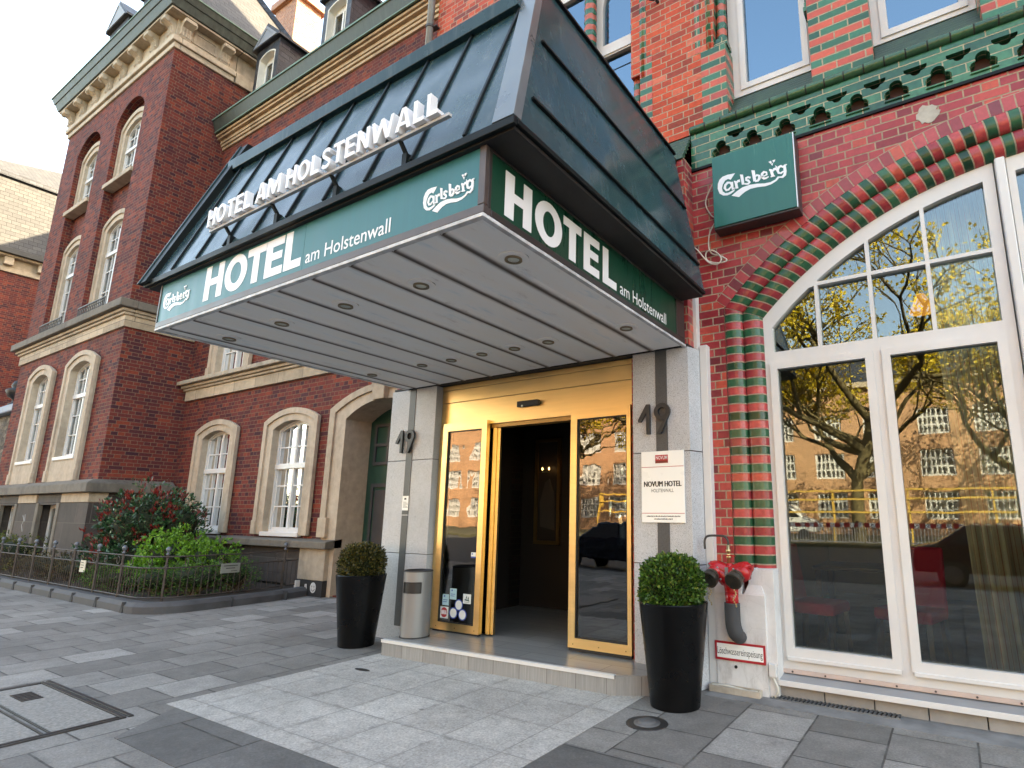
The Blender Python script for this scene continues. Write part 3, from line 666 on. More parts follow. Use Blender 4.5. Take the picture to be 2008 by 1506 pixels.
# white plastered foot of the jamb with its pointed stop
mb = MB(); mb.box(-1.858, -1.42, 5.085, 5.45, 0.0, 0.80); mb.box(-1.56, -1.345, 5.115, 5.45, 0.0, 1.015)
mb.hexa([(-1.60, 5.09, .80), (-1.42, 5.09, .80), (-1.42, 5.2, .80), (-1.60, 5.2, .80), (-1.505, 5.16, 1.02), (-1.50, 5.16, 1.02), (-1.50, 5.2, 1.02), (-1.505, 5.2, 1.02)])
mb.hexa([(-1.86, 5.085, .80), (-1.62, 5.085, .80), (-1.62, 5.19, .80), (-1.86, 5.19, .80), (-1.86, 5.168, .98), (-1.62, 5.168, .98), (-1.62, 5.19, .98), (-1.86, 5.19, .98)])
mb.build('plaster_foot', M['plaster'], hotel, bevel=0.012)
mb = MB(); mb.lathe([(0.012, 0.0), (0.014, 0.012)], (-1.69, 5.088, 0.205), 10, '-y'); mb.build('plaster_hole', M['under'], hotel)
# base course and sill under the window
mb = MB()
for i in range(14): mb.box(-1.36+i*0.36, -1.36+i*0.36+0.352, 5.165, 5.5, 0.0, 0.115)
mb.build('base_course', plain('grey_base_blocks', (0.30, 0.285, 0.27), 0.85, var=0.25, sc=4, bump=0.4, bsc=25), hotel, bevel=0.004)
# frieze
mb = MB(); F0 = 5.055
holes = []
def trefoil(cx, z, sgn=1.0):
    pts = [(cx+0.088, z), (cx-0.088, z)] if sgn > 0 else []
    lob = ((-.053, .050, .046), (.053, .050, .046), (0, .120, .054))
    out = []
    for i in range(25):
        a = math.radians(-8+196*i/24); dx, dz = math.cos(a), math.sin(a); oz = .06; best = .02
        for lx, lz, lr in lob:
            ex, ez = -lx, oz-lz; b = ex*dx+ez*dz; cc = ex*ex+ez*ez-lr*lr; D = b*b-cc
            if D > 0: best = max(best, -b+math.sqrt(D))
        out.append((cx+dx*best, z+max(0.0, oz+dz*best)))
    return out[1:-1]+[(cx-0.092, z+0.001), (cx+0.092, z+0.001)]
def lobes(cx, z):
    out = []
    lob = ((-.048, -.012, .042), (.048, -.012, .042), (0, -.045, .042))
    for i in range(21):
        a = math.radians(180+180*i/20); dx, dz = math.cos(a), math.sin(a); best = .02
        for lx, lz, lr in lob:
            b = -lx*dx-lz*dz; cc = lx*lx+lz*lz-lr*lr; D = b*b-cc
            if D > 0: best = max(best, -b+math.sqrt(D))
        out.append((cx+dx*best, z+dz*best))
    return out
for k in range(-2, 15):
    cx = -1.01+0.3225*k; holes.append(trefoil(cx, 5.108))
    holes.append(lobes(cx+0.161, 5.350))
mb.plate([rect(-1.98, 4.9, F0, 5.46)]+holes, XZ, W-0.012, W+0.10); mb.build('tracery_frieze', M['green'], hotel)
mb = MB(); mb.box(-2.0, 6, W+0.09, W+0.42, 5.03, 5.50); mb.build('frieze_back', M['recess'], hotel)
mb = MB()
for k in range(-2, 15): cx = -1.01+0.3225*k; mb.box(cx-0.10, cx+0.10, W-0.028, W+0.02, 5.088, 5.106)
mb.build('trefoil_sill', M['green'], hotel, bevel=0.006)
mb = MB(); mb.box(-1.98, 6, W-0.022, W+0.01, 5.024, 5.052); mb.build('drip_rail', M['zinc_black'], hotel)
# roll moulding and tiled slopes above the frieze
mb = MB(); n = 14
for i in range(n):
    a = 2*math.pi*i/n; b = 2*math.pi*(i+1)/n; r = 0.048; yc, zc = W-0.012, 5.505
    q = [(-1.98, yc+r*math.cos(a), zc+r*math.sin(a)), (6, yc+r*math.cos(a), zc+r*math.sin(a)), (6, yc+r*math.cos(b), zc+r*math.sin(b)), (-1.98, yc+r*math.cos(b), zc+r*math.sin(b))]
    mb.face(q, [(0, 1+a*r), (7.98, 1+a*r), (7.98, 1+b*r), (0, 1+b*r)])
weld(mb.build('roll_moulding', M['green_roll'], hotel, smooth=True))
def slope(x0, x1, y0, z0, y1, z1, n, name):
    mb = MB()
    for i in range(n):
        ya, yb = y0+(y1-y0)*i/n, y0+(y1-y0)*(i+1)/n; za, zb = z0+(z1-z0)*i/n, z0+(z1-z0)*(i+1)/n
        mb.hexa([(x0, ya, za-.03), (x1, ya, za-.03), (x1, yb+.03, zb-.05), (x0, yb+.03, zb-.05), (x0, ya, za+.012), (x1, ya, za+.012), (x1, yb+.02, zb), (x0, yb+.02, zb)])
    return mb.build(name, M['green_dark'], hotel, bevel=0.003)
slope(-1.60, -0.70, W+0.0, 5.545, W+0.27, 5.93, 7, 'tiled_sill'); slope(-0.19, 0.66, W+0.0, 5.545, W+0.27, 5.93, 7, 'tiled_sill')
# projecting entrance block with a tiled shoulder
mb = MB(); mb.box(-6.12, -1.985, 4.955, W-0.003, 3.075, 5.08); mb.box(-6.12, -5.42, 4.985, W-.003, 0, 3.02); mb.box(-2.62, -1.985, 4.985, W-.003, 0, 3.02)
mb.build('entrance_block', M['brick_low'], hotel)
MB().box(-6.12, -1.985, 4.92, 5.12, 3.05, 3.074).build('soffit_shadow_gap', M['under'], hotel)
slope(-6.12, -1.985, 4.93, 5.09, W+.02, 5.50, 6, 'tiled_shoulder')
# upper wall with window openings
UW = 29.0
hs = [[(-1.565, 5.52), (-0.73, 5.52), (-0.73, 6.44), (-0.665, 6.44)]+[(-1.13+.465*math.cos(math.radians(a)), 8.3+.6*math.sin(math.radians(a))) for a in range(0, 181, 15)]+[(-1.70, 6.44), (-1.565, 6.44)],
      [(-0.19, 5.52), (0.64, 5.52), (0.64, 6.44), (0.70, 6.44)]+[(.22+.48*math.cos(math.radians(a)), 8.3+.6*math.sin(math.radians(a))) for a in range(0, 181, 15)]+[(-0.255, 6.44), (-0.19, 6.44)],
      [(-4.25, 5.9), (-2.585, 5.9), (-2.585, 6.5)]+[(-2.70, 6.5), (-2.70, 8.9), (-4.25, 8.9)]]
mb = MB(); mb.plate([rect(-6.1, 10, 5.48, UW)]+hs, XZ, W, W+0.45, mside=1); mb.build('upper_wall', [M['brick_up'], M['band_up']], hotel)
mb = MB(); mb.box(-6.1, 10, 20, 20.4, 0, 29); mb.box(-6.1, -5.7, W+.45, 20, 0, 29); mb.box(9.6, 10, W+.45, 20, 0, 29); mb.box(-6.1, 10, W+.45, 20.4, 29.0, 29.5); mb.box(-5.7, 9.6, W+.46, 20, 4.75, 5.0); mb.box(6.0, 10, W, W+.45, 0, 5.48)
mb.box(10.01, 50, W, 20, 0, 29); mb.build('unseen_shell', M['brick_up'], hotel)  # unseen hotel shell; the long block on the right is added to shade the street
mb = MB()
for x0, x1, z0, z1 in ((-1.84, -1.567, 5.555, 6.44), (-0.728, -0.192, 5.555, 8.4), (0.642, 1.3, 5.555, 8.4)): mb.box(x0, x1, W-.004, W+.02, z0, z1)
mb.build('banded_quoin', M['band_up'], hotel)
mb = MB()
for x0, x1, z0, z1 in ((-2.583, -2.43, 5.555, 6.7), (-2.583, -2.50, 6.70, 8.9), (-1.90, -1.842, 6.44, 8.4)): mb.box(x0, x1, W-.004, W+.02, z0, z1)
mb.build('edge_quoin', M['band_up'], hotel)
# twisted colonnettes in the window jambs
def rope(x, y, z0, z1, r, name='twisted_colonnette'):
    mb = MB(); seg = 20; n = int((z1-z0)/0.0134); pts = []; fc = []; mi = []
    for i in range(n+1):
        z = z0+(z1-z0)*i/n
        for k in range(seg):
            a = 2*math.pi*k/seg; ph = 5*(a)+ (z-z0)*62
            rr = r*(0.90+0.14*abs(math.sin(ph/2))); pts.append((x+rr*math.cos(a), y+rr*math.sin(a), z))
    fs = []
    for i in range(n):
        z = z0+(z1-z0)*(i+.5)/n; m = int(math.floor(z/0.0805)) % 2
        for k in range(seg): fs.append((i*seg+k, i*seg+(k+1) % seg, (i+1)*seg+(k+1) % seg, (i+1)*seg+k)); mi.append(m)
    mb.v = pts; mb.f = fs; mb.u = [None]*len(fs); mb.mi = mi
    return mb.build(name, [plain('orange_terracotta', (0.42, 0.085, 0.045), 0.35, var=0.2, sc=14), plain('green_terracotta', (0.016, 0.10, 0.055), 0.25, var=0.25, sc=14)], hotel, smooth=True)
rope(-1.625, W+.10, 6.55, 8.4, 0.055); rope(-2.655, W+.10, 5.95, 8.7, 0.055); rope(-0.715, W+.08, 6.50, 8.4, 0.040); rope(-3.36, W+.14, 5.95, 8.3, 0.08)
mb = MB()
for x, z, r in ((-1.625, 6.44, .075), (-2.655, 5.83, .075), (-0.715, 6.42, .05)): mb.box(x-r, x+r, W+.02, W+.18, z, z+.06); mb.box(x-r*.8, x+r*.8, W+.035, W+.165, z+.06, z+.12)
mb.build('colonnette_base', M['green'], hotel, bevel=0.006)
mb = MB()
for x in (-1.745, -2.62+.075): mb.tube([(x, W+.03, 6.44), (x, W+.03, 8.6)], .042, 12)
mb.build('bead_column', M['band_up'], hotel, smooth=True)
# upper windows
def upper_window(x0, x1, z0, z1, gx0, gx1, gz0, cur):
    w = MB(); w.plate([rect(x0, x1, z0, z1), rect(gx0, gx1, gz0, z1-.12)], XZ, W+.25, W+.33); w.plate([rect(gx0-.055, gx1+.055, gz0-.055, z1-.07), rect(gx0+.01, gx1-.01, gz0+.01, z1-.13)], XZ, W+.235, W+.30)
    f = w.build('upper_window', M['white'], hotel, bevel=0.006)
    MB().box(gx0-.01, gx1+.01, W+.295, W+.305, gz0-.01, z1-.11).build('pane', M['glass_up'], f)
    c = MB(); n = 24
    for a, b in cur:
        for i in range(n):
            xa, xb = a+(b-a)*i/n, a+(b-a)*(i+1)/n; ya, yb = W+.48+.02*math.sin(i*1.9), W+.48+.02*math.sin((i+1)*1.9)
            c.face([(xa, ya, z0), (xb, yb, z0), (xb, yb, z1), (xa, ya, z1)])
    c.build('net_curtain', M['voile'], f, smooth=True)
    return f
upper_window(-1.60, -0.735, 5.92, 8.6, -1.43, -0.83, 6.045, [(-1.42, -1.26)])
upper_window(-0.195, 0.66, 5.92, 8.6, -0.06, 0.53, 6.025, [(0.36, 0.52)])
w = MB(); fn = lambda x: 8.0+math.sqrt(max(0, .30**2-(x+3.0)**2))*1.25
w.plate([[(-3.36, 6.1), (-2.62, 6.1), (-2.62, 8.0)]+[(-2.99+.37*math.cos(math.radians(a)), 8.0+.5*math.sin(math.radians(a))) for a in range(0, 181, 15)]+[(-3.36, 8.0)], rect(-3.24, -2.74, 6.2, 7.22), [(-3.24, 7.40), (-2.74, 7.40), (-2.74, 7.95)]+[(-2.99+.25*math.cos(math.radians(a)), 7.95+.38*math.sin(math.radians(a))) for a in range(0, 181, 15)]], XZ, W+.25, W+.34)
w.box(-3.30, -2.65, W+.235, W+.30, 7.24, 7.30)
f = w.build('upper_arched_window', M['white'], hotel, bevel=0.006); MB().box(-3.3, -2.68, W+.30, W+.31, 6.15, 8.4).build('pane', M['glass_up'], f)
w = MB(); w.plate([rect(-4.2, -3.40, 6.1, 8.6), rect(-4.08, -3.52, 6.2, 7.22), rect(-4.08, -3.52, 7.4, 8.4)], XZ, W+.25, W+.34)
f = w.build('upper_arched_window', M['white'], hotel, bevel=0.006); MB().box(-4.15, -3.45, W+.30, W+.31, 6.15, 8.5).build('pane', M['glass_up'], f)

# ---- the arched shop window
YF = 5.295
R1 = RC-0.335; Rg = 3.085
A = lambda x, r: CZ+math.sqrt(max(0, r*r-(x-CX)**2))
def fsec(x0, x1, glassx, bars, zb=0.20):
    n = 16; top = [(x1+(x0-x1)*i/n, A(x1+(x0-x1)*i/n, R1)) for i in range(n+1)]
    hs = [rect(g0, g1, 0.37, 2.81) for g0, g1 in glassx]
    fn = lambda x: A(x, Rg)
    cells_ = []
    for bl, br in zip(bars[:-1], bars[1:]):
        for zb_, zt_ in ((2.975, 3.557), (3.590, 9.0)):
            c = cell(bl+.016, br-.016, zb_, zt_, fn, 8)
            if c and max(p[1] for p in c) > zb_+0.12:
                c = [p for p in c]; cells_.append(c)
    m = MB(); m.plate([[(x0, zb), (x1, zb)]+top]+hs+cells_, XZ, YF, YF+0.09)
    f = m.build('arched_window', M['white'], hotel, bevel=0.004)
    for g0, g1 in glassx:
        c = MB(); c.plate([rect(g0-.062, g1+.062, .30, 2.868), rect(g0+.004, g1-.004, .374, 2.806)], XZ, YF-.022, YF+.03)
        c.box(g0-.05, g1+.05, YF-.040, YF-.0225, .272, .305)
        c.build('casement', M['white'], f, bevel=0.005)
        MB().box(g0-.02, g1+.02, YF+.036, YF+.046, .35, 2.83).build('pane', M['glass'], f)
    for c in cells_:
        MB().plate([c], XZ, YF+.055, YF+.064).build('pane', M['glass'], f)
    return f
fsec(-1.375, 0.575, [(-1.25, -0.497), (-0.31, 0.445)], [-1.29, -0.86, -0.41, 0.04, 0.51])
fsec(0.665, 1.335, [(0.78, 1.22)], [0.70, 1.0, 1.30])
fsec(1.425, 3.375, [(1.555, 2.31), (2.497, 3.25)], [1.49, 1.96, 2.41, 2.86, 3.29])
mb = MB(); mb.box(.585, .655, YF-.055, YF+.08, .20, 4.33); mb.box(1.345, 1.415, YF-.055, YF+.08, .20, 4.33); mb.build('mullion_post', M['white'], hotel, bevel=0.012)
mb = MB(); mb.box(-1.375, 3.375, YF-.012, YF+.1, .165, .199)
mb.build('sill_rail', plain('pinkish_sill_edge', (0.55, 0.43, 0.38), 0.5), hotel, bevel=.003)
mb = MB(); mb.hexa([(-1.345, 5.12, .108), (3.345, 5.12, .108), (3.345, YF+.05, .108), (-1.345, YF+.05, .108), (-1.345, 5.12, .142), (3.345, 5.12, .142), (3.345, YF+.05, .163), (-1.345, YF+.05, .163)])
mb.build('window_sill', plain('grey_sill_metal', (0.33, 0.335, 0.34), 0.5, 0.2), hotel)
mb = MB(); mb.box(-1.348, 3.348, 5.106, 5.119, .104, .146); mb.build('sill_nosing', M['white'], hotel, bevel=.003)
mb = MB()
for i in range(9): mb.lathe([(0.008, 0.0), (0.008, 0.006)], (-1.27+i*.26, YF-.012, .182), 8, '-y')
mb.build('sill_screw', M['bronze'], hotel)

# ---- restaurant room behind the window
mb = MB(); mb.box(-1.9, 6, W+.43, 11, .12, .2); mb.build('room_floor', M['floor_int'], hotel)
mb = MB(); mb.box(-1.9, 6, 11, 11.2, .2, 4.7); mb.box(-2.1, -1.9, W+.43, 11.2, 0, 4.7); mb.box(6, 6.2, W+.43, 11.2, 0, 4.7); mb.box(-2.1, 6.2, W+.43, 11.2, 4.6, 4.74)
mb.build('room_wall', M['dark_wall'], hotel)

# ---- granite portal
mb = MB()
gp = lambda x0, x1: [(x0, 4.92), (x1, 4.92), (x1, 5.10), (x0, 5.10)]
for z0, z1 in ((0.0, 1.026), (1.034, 2.046), (2.054, 3.045)):
    mb.prism([(-2.575, 4.92), (-1.985, 4.92), (-1.935, 5.075), (-1.935, 5.17), (-2.575, 5.17)], XY, z0, z1)
gr = mb.build('granite_pillar', M['granite'], hotel, bevel=0.003)
MB().box(-2.325, -2.205, 4.914, 4.93, 0.165, 3.045).build('dark_stripe', M['granite_dark'], gr)
MB().box(-2.57, -1.99, 4.926, 5.15, 0.0, 3.04).build('joint', M['joint'], gr)
mb = MB()
for z0, z1 in ((0.0, 0.996), (1.004, 2.126), (2.134, 3.045)):
    mb.prism([(-6.155, 4.92), (-5.335, 4.92), (-5.335, 5.17), (-6.155, 5.17)], XY, z0, z1)
gr = mb.build('granite_pillar', M['granite'], hotel, bevel=0.003)
m_ = MB(); m_.box(-5.81, -5.70, 4.914, 4.93, 1.462, 3.045); m_.box(-5.81, -5.70, 4.914, 4.93, 0.165, 1.450); m_.build('dark_stripe', M['granite_dark'], gr)
MB().box(-6.15, -5.34, 4.926, 5.15, 0.0, 3.04).build('joint', M['joint'], gr)
# white board beside the right pillar
mb = MB(); mb.box(-1.932, -1.86, 5.095, 5.19, .03, 3.09); mb.box(-2.04, -1.95, 5.085, 5.17, 3.05, 3.72); mb.build('white_board', M['white'], hotel, bevel=.004)

# ---- door front
YD = 5.03
mb = MB(); mb.box(-5.335, -2.575, YD, YD+.12, 2.515, 2.825); mb.box(-5.335, -2.575, YD-.004, YD+.12, 2.829, 2.985); mb.box(-5.335, -2.575, YD-.012, YD+.12, 2.989, 3.045)
mb.box(-5.335, -5.285, YD-.01, YD+.1, .165, 2.511); mb.box(-2.625, -2.575, YD-.01, YD+.1, .165, 2.511)
mb.build('door_header', M['gold'], hotel, bevel=.003)
mb = MB(); mb.box(-5.28, -2.63, YD+.02, YD+.14, 2.47, 2.512); mb.build('door_track', M['gold_dark'], hotel)
def door_leaf(x0, x1, y, z0, z1, gx0, gx1, gz0, gz1):
    m = MB(); m.plate([rect(x0, x1, z0, z1), rect(gx0, gx1, gz0, gz1)], XZ, y, y+.055); f = m.build('door_leaf', M['gold'], hotel, bevel=.004)
    MB().box(gx0-.01, gx1+.01, y+.025, y+.035, gz0-.01, gz1+.01).build('pane', M['glass_door'], f)
    g = MB(); g.plate([rect(gx0-.0, gx1+.0, gz0, gz1), rect(gx0+.012, gx1-.012, gz0+.012, gz1-.012)], XZ, y+.008, y+.024); g.build('gasket', M['black'], f)
    MB().box(x0+.005, x1-.005, y+.006, y+.05, z0-.028, z0-.001).build('brush_strip', M['black'], f)
    g = MB()
    for xx in (x0+.06, (x0+x1)/2, x1-.06): g.lathe([(.006, 0), (.006, .003)], (xx, y, z0+.035), 8, '-y')
    g.build('screw', M['gold_dark'], f)
    return f
lfR = door_leaf(-3.34, -2.63, 4.965, 0.195, 2.555, -3.262, -2.672, 0.285, 2.455)
lfL = door_leaf(-5.235, -4.525, 4.975, 0.180, 2.555, -5.155, -4.603, 0.262, 2.46)
# second, inner leaves behind
mb = MB(); mb.box(-4.50, -4.455, YD+.03, YD+.075, .175, 2.47); mb.box(-4.452, -4.41, YD+.055, YD+.09, .175, 2.47); mb.build('inner_door_frame', M['gold'], hotel, bevel=.003)
mb = MB(); mb.box(-5.27, -4.51, YD+.05, YD+.06, .18, 2.47); mb.box(-3.33, -2.64, YD+.05, YD+.06, .18, 2.47); mb.build('fixed_pane', M['glass_door'], hotel)
# stickers on the left leaf
YS = 4.996
def sticker(pts_or, mat, prints, yy=YS):
    m = MB(); m.plate([pts_or], XZ, yy, yy+.002); s_ = m.build('sticker', mat, lfL)
    for q, mt in prints:
        m = MB(); [m.plate([l], XZ, yy-.001*(1+.3*i), yy) for i, l in enumerate(q)]; m.build('print', mt, s_)
st_ = lambda x0, x1, z0, z1: rect(x0, x1, z0, z1)
sticker(st_(-5.112, -5.012, .445, .565), M['paper_blue'], [([st_(-5.09, -5.07, .535, .552), st_(-5.10, -5.03, .50, .506), st_(-5.10, -5.04, .48, .486)], M['blue_ink'])])
sticker(st_(-4.998, -4.895, .515, .635), M['paper_blue'], [([st_(-4.975, -4.955, .605, .622), st_(-4.985, -4.915, .57, .576), st_(-4.985, -4.925, .55, .556)], M['blue_ink'])])
sticker(st_(-4.79, -4.672, .485, .588), M['paper_white'], [([[(-4.77, .52), (-4.69, .51), (-4.70, .528), (-4.76, .535)], [(-4.75, .54), (-4.735, .575), (-4.725, .54)], [(-4.72, .535), (-4.705, .565), (-4.70, .53)], st_(-4.77, -4.69, .500, .504)], plain('grey_green_print', (0.10, 0.16, 0.14), .5))])
for cx, cz in ((-4.852, .462), (-4.93, .370), (-4.79, .362)):
    sticker(oval(cx, cz, .062, .062), M['blue_ink'], [([oval(cx, cz, .050, .050)], M['paper_white']), ([st_(cx-.026, cx-.018, cz-.004, cz+.004), st_(cx+.018, cx+.026, cz-.004, cz+.004)], M['blue_ink'])][:1])
sticker(st_(-5.138, -5.012, .302, .428), M['paper_white'], [([oval(-5.075, .366, .052, .055)], M['redprint'])])
m = MB(); caps(m, 'HHA', -5.118, -5.032, .345, .045, XZ, YS-.0035, YS-.0012, t=.2); m.build('sticker_lettering', M['letter'], lfL)
sticker(st_(-4.70, -4.605, .985, 1.045), M['paper_white'], [([st_(-4.70, -4.605, .985, 1.0), st_(-4.69, -4.67, 1.02, 1.035)], M['blue_ink'])])
# lobby
mb = MB(); mb.box(-5.6, -2.4, YD+.15, 10.2, .1, .158); mb.build('lobby_floor', M['tile_floor'], hotel)
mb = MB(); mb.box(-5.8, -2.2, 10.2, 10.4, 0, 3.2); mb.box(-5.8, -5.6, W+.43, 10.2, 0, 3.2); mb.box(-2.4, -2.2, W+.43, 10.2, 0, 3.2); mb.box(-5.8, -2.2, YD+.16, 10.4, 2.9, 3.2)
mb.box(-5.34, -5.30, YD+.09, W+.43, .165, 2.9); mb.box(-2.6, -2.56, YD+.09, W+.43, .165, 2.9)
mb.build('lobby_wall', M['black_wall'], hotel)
mb = MB(); rg_ = random.Random(2); mb.plate([[(.165+.09*math.cos(k*math.pi/12)*rg_.uniform(.75, 1.15), 4.865+.085*math.sin(k*math.pi/12)*rg_.uniform(.8, 1.15)) for k in range(24)]], XZ, W-.006, W+.01); mb.build('cement_patch', plain('grey_cement', (.38, .35, .30), .9, var=.3, sc=9, bump=.8, bsc=30), hotel)
print('hotel ok')
# ================================================================== entrance step
stp = thing('entrance_step', 'low tiled entrance step with white nosing in front of the gold doors', 'step', (-3.9, 4.6, 0))
front = [(-5.29, 4.335), (-2.505, 4.445), (-2.265, 4.60), (-2.265, 4.9)]
mb = MB(); mb.prism([(-5.29, 4.335), (-2.505, 4.445), (-2.265, 4.60), (-2.265, 5.0), (-2.62, 5.0), (-2.62, 5.2), (-5.29, 5.2)], XY, 0.150, 0.160); mb.build('tread', M['tile_floor'], stp)
mb = MB(); us = 0
for (a, b) in zip(front[:-1], front[1:]):
    L = math.hypot(b[0]-a[0], b[1]-a[1]); d = Vector((b[0]-a[0], b[1]-a[1])).normalized(); nn = Vector((-d.y, d.x))*.02
    mb.idx([(a[0], a[1], -.02), (b[0], b[1], -.02), (b[0], b[1], .149), (a[0], a[1], .149), (a[0]+nn.x, a[1]+nn.y, .149), (b[0]+nn.x, b[1]+nn.y, .149)], [(0, 1, 2, 3), (3, 2, 5, 4)], [[(us, -.02), (us+L, -.02), (us+L, .149), (us, .149)], [(us, .149), (us+L, .149), (us+L, .17), (us, .17)]]); us += L
mb.box(-5.287, -2.6, 4.47, 5.1, -.02, .148); mb.prism([(-5.288, 4.337), (-5.288, 5.1), (-5.27, 5.1), (-5.27, 4.337)], XY, -.02, .148); mb.build('riser', M['riser'], stp, bevel=-1)
mb = MB(); a, b = Vector((-5.292, 4.325, 0)), Vector((-2.515, 4.435, 0))
mb.bar(a+Vector((0, .015, .160)), b+Vector((0, .015, .160)), .045, .008); mb.bar(a+Vector((0, .0, .147)), b+Vector((0, .0, .147)), .006, .03); mb.build('nosing', M['white'], stp, bevel=.002)

# ================================================================== CANOPY
can = thing('entrance_canopy', 'large dark metal entrance canopy with green sign bands over the hotel doors', 'canopy', (-3.94, 4.9, 3.05))
CX0, CX1, CY0, CY1, ZS = -5.872, -1.996, 2.09, 4.916, 3.05
seams = [-2.353-.4155*i for i in range(9)]
mb = MB(); edges = [CX1-.03]+seams+[CX0+.03]
for a, b in zip(edges[:-1], edges[1:]): mb.box(b+.010, a-.010, CY0+.03, CY1-.03, ZS, ZS+.02)
for s_ in seams: mb.hexa([(s_+.008, CY0+.04, ZS-.016), (s_+.062, CY0+.04, ZS-.007), (s_+.062, CY1-.05, ZS-.007), (s_+.008, CY1-.05, ZS-.016), (s_+.008, CY0+.04, ZS+.001), (s_+.075, CY0+.04, ZS+.001), (s_+.075, CY1-.05, ZS+.001), (s_+.008, CY1-.05, ZS+.001)])
mb.build('soffit', M['soffit'], can)
MB().box(CX0+.02, CX1-.02, CY0+.02, CY1-.01, ZS+.022, ZS+.05).build('soffit_void', M['under'], can)
mb = MB(); mb.box(CX0, CX1, CY0-.002, CY0+.035, ZS-.010, ZS+.012); mb.box(CX0, CX0+.035, CY0+.036, CY1, ZS-.010, ZS+.012); mb.box(CX1-.035, CX1, CY0+.036, CY1, ZS-.010, ZS+.012)
mb.build('soffit_edge', plain('chipped_white_edge', (0.52, 0.53, 0.54), 0.5, var=0.45, sc=9), can, bevel=.003)
# box body and frames
mb = MB(); mb.box(CX0, CX1, CY0, CY0+.06, ZS+.014, 3.115); mb.box(CX0, CX0+.06, CY0+.062, CY1, ZS+.014, 3.115)
mb.box(CX0, CX1, CY0+.004, CY0+.06, 3.482, 3.52); mb.box(CX1-.045, CX1+.002, CY0-.002, CY0+.03, 3.116, 3.50); mb.box(CX0, CX0+.02, CY0-.002, CY0+.06, 3.116, 3.50)
mb.build('fascia_frame', M['bronze'], can, bevel=.003)
mb = MB(); mb.box(CX1-.06, CX1+.002, CY0+.062, CY1-.03, ZS+.014, 3.105); mb.box(CX1-.06, CX1+.002, CY0+.031, CY1-.03, 3.455, 3.52); mb.box(CX1-.06, CX1+.002, 4.70, 4.885, 3.106, 3.454); mb.box(CX1-.06, CX1+.002, CY0+.031, CY0+.055, 3.106, 3.454)
mb.build('fascia_frame', plain('black_brown_trim', (0.030, 0.024, 0.024), 0.4), can, bevel=.003)
mb = MB(); mb.box(CX0+.021, -3.683, CY0+.006, CY0+.05, 3.117, 3.481); mb.box(-3.680, CX1-.046, CY0+.006, CY0+.05, 3.117, 3.481)
mb.build('front_sign_panel', M['teal'], can)
mb = MB(); mb.box(CX1-.05, CX1-.006, CY0+.056, 4.699, 3.106, 3.454); side_panel = mb.build('side_sign_panel', M['sign_green'], can)
MB().box(CX0+.06, CX1-.06, CY0+.06, CY1-.05, ZS+.06, 3.49).build('canopy_core', M['under'], can)
mb = MB(); mb.box(CX0+.001, CX0+.05, CY0+.062, CY1-.03, 3.117, 3.49); mb.build('side_sign_panel', M['teal'], can)
# lettering
fp = MB(); yl = CY0+.004
for ch, x0, x1 in (('H', -5.06, -4.775), ('O', -4.745, -4.42), ('T', -4.475+.05, -4.20+.03), ('E', -4.165, -3.935), ('L', -3.915, -3.705)):
    w = x1-x0; h = .295; t = .255
    for l_ in (poly_letter(ch, .085/w, t*1.0),): fp.plate([[(x0+px*w, 3.155+pz*h) for px, pz in l] for l in l_], XZ, yl, yl+.004)
fp.build('lettering', M['letter'], can)
fp = MB(); text(fp, 'am Holstenwall', -3.645, -2.765, 3.155, .105, XZ, yl, .006); fp.build('lettering', M['letter'], can, flip=False)
SX = lambda p, t: (t, p[0], p[1])
fp = MB(); xs_ = CX1-.0045
for ch, y0, y1 in (('H', 2.265, 2.515), ('O', 2.548, 2.84), ('T', 2.855, 3.072), ('E', 3.105, 3.315), ('L', 3.365, 3.57)):
    w = y1-y0; h = .285
    fp.plate([[(y0+px*w, 3.13+pz*h) for px, pz in l] for l in poly_letter(ch, .082/w, .255)], SX, xs_, xs_-.003)
fp.build('lettering', M['letter'], can)
fp = MB(); text(fp, 'am Holstenwall', 3.625, 4.475, 3.132, .105, SX, xs_, .006); fp.build('lettering', M['letter'], can, flip=False)
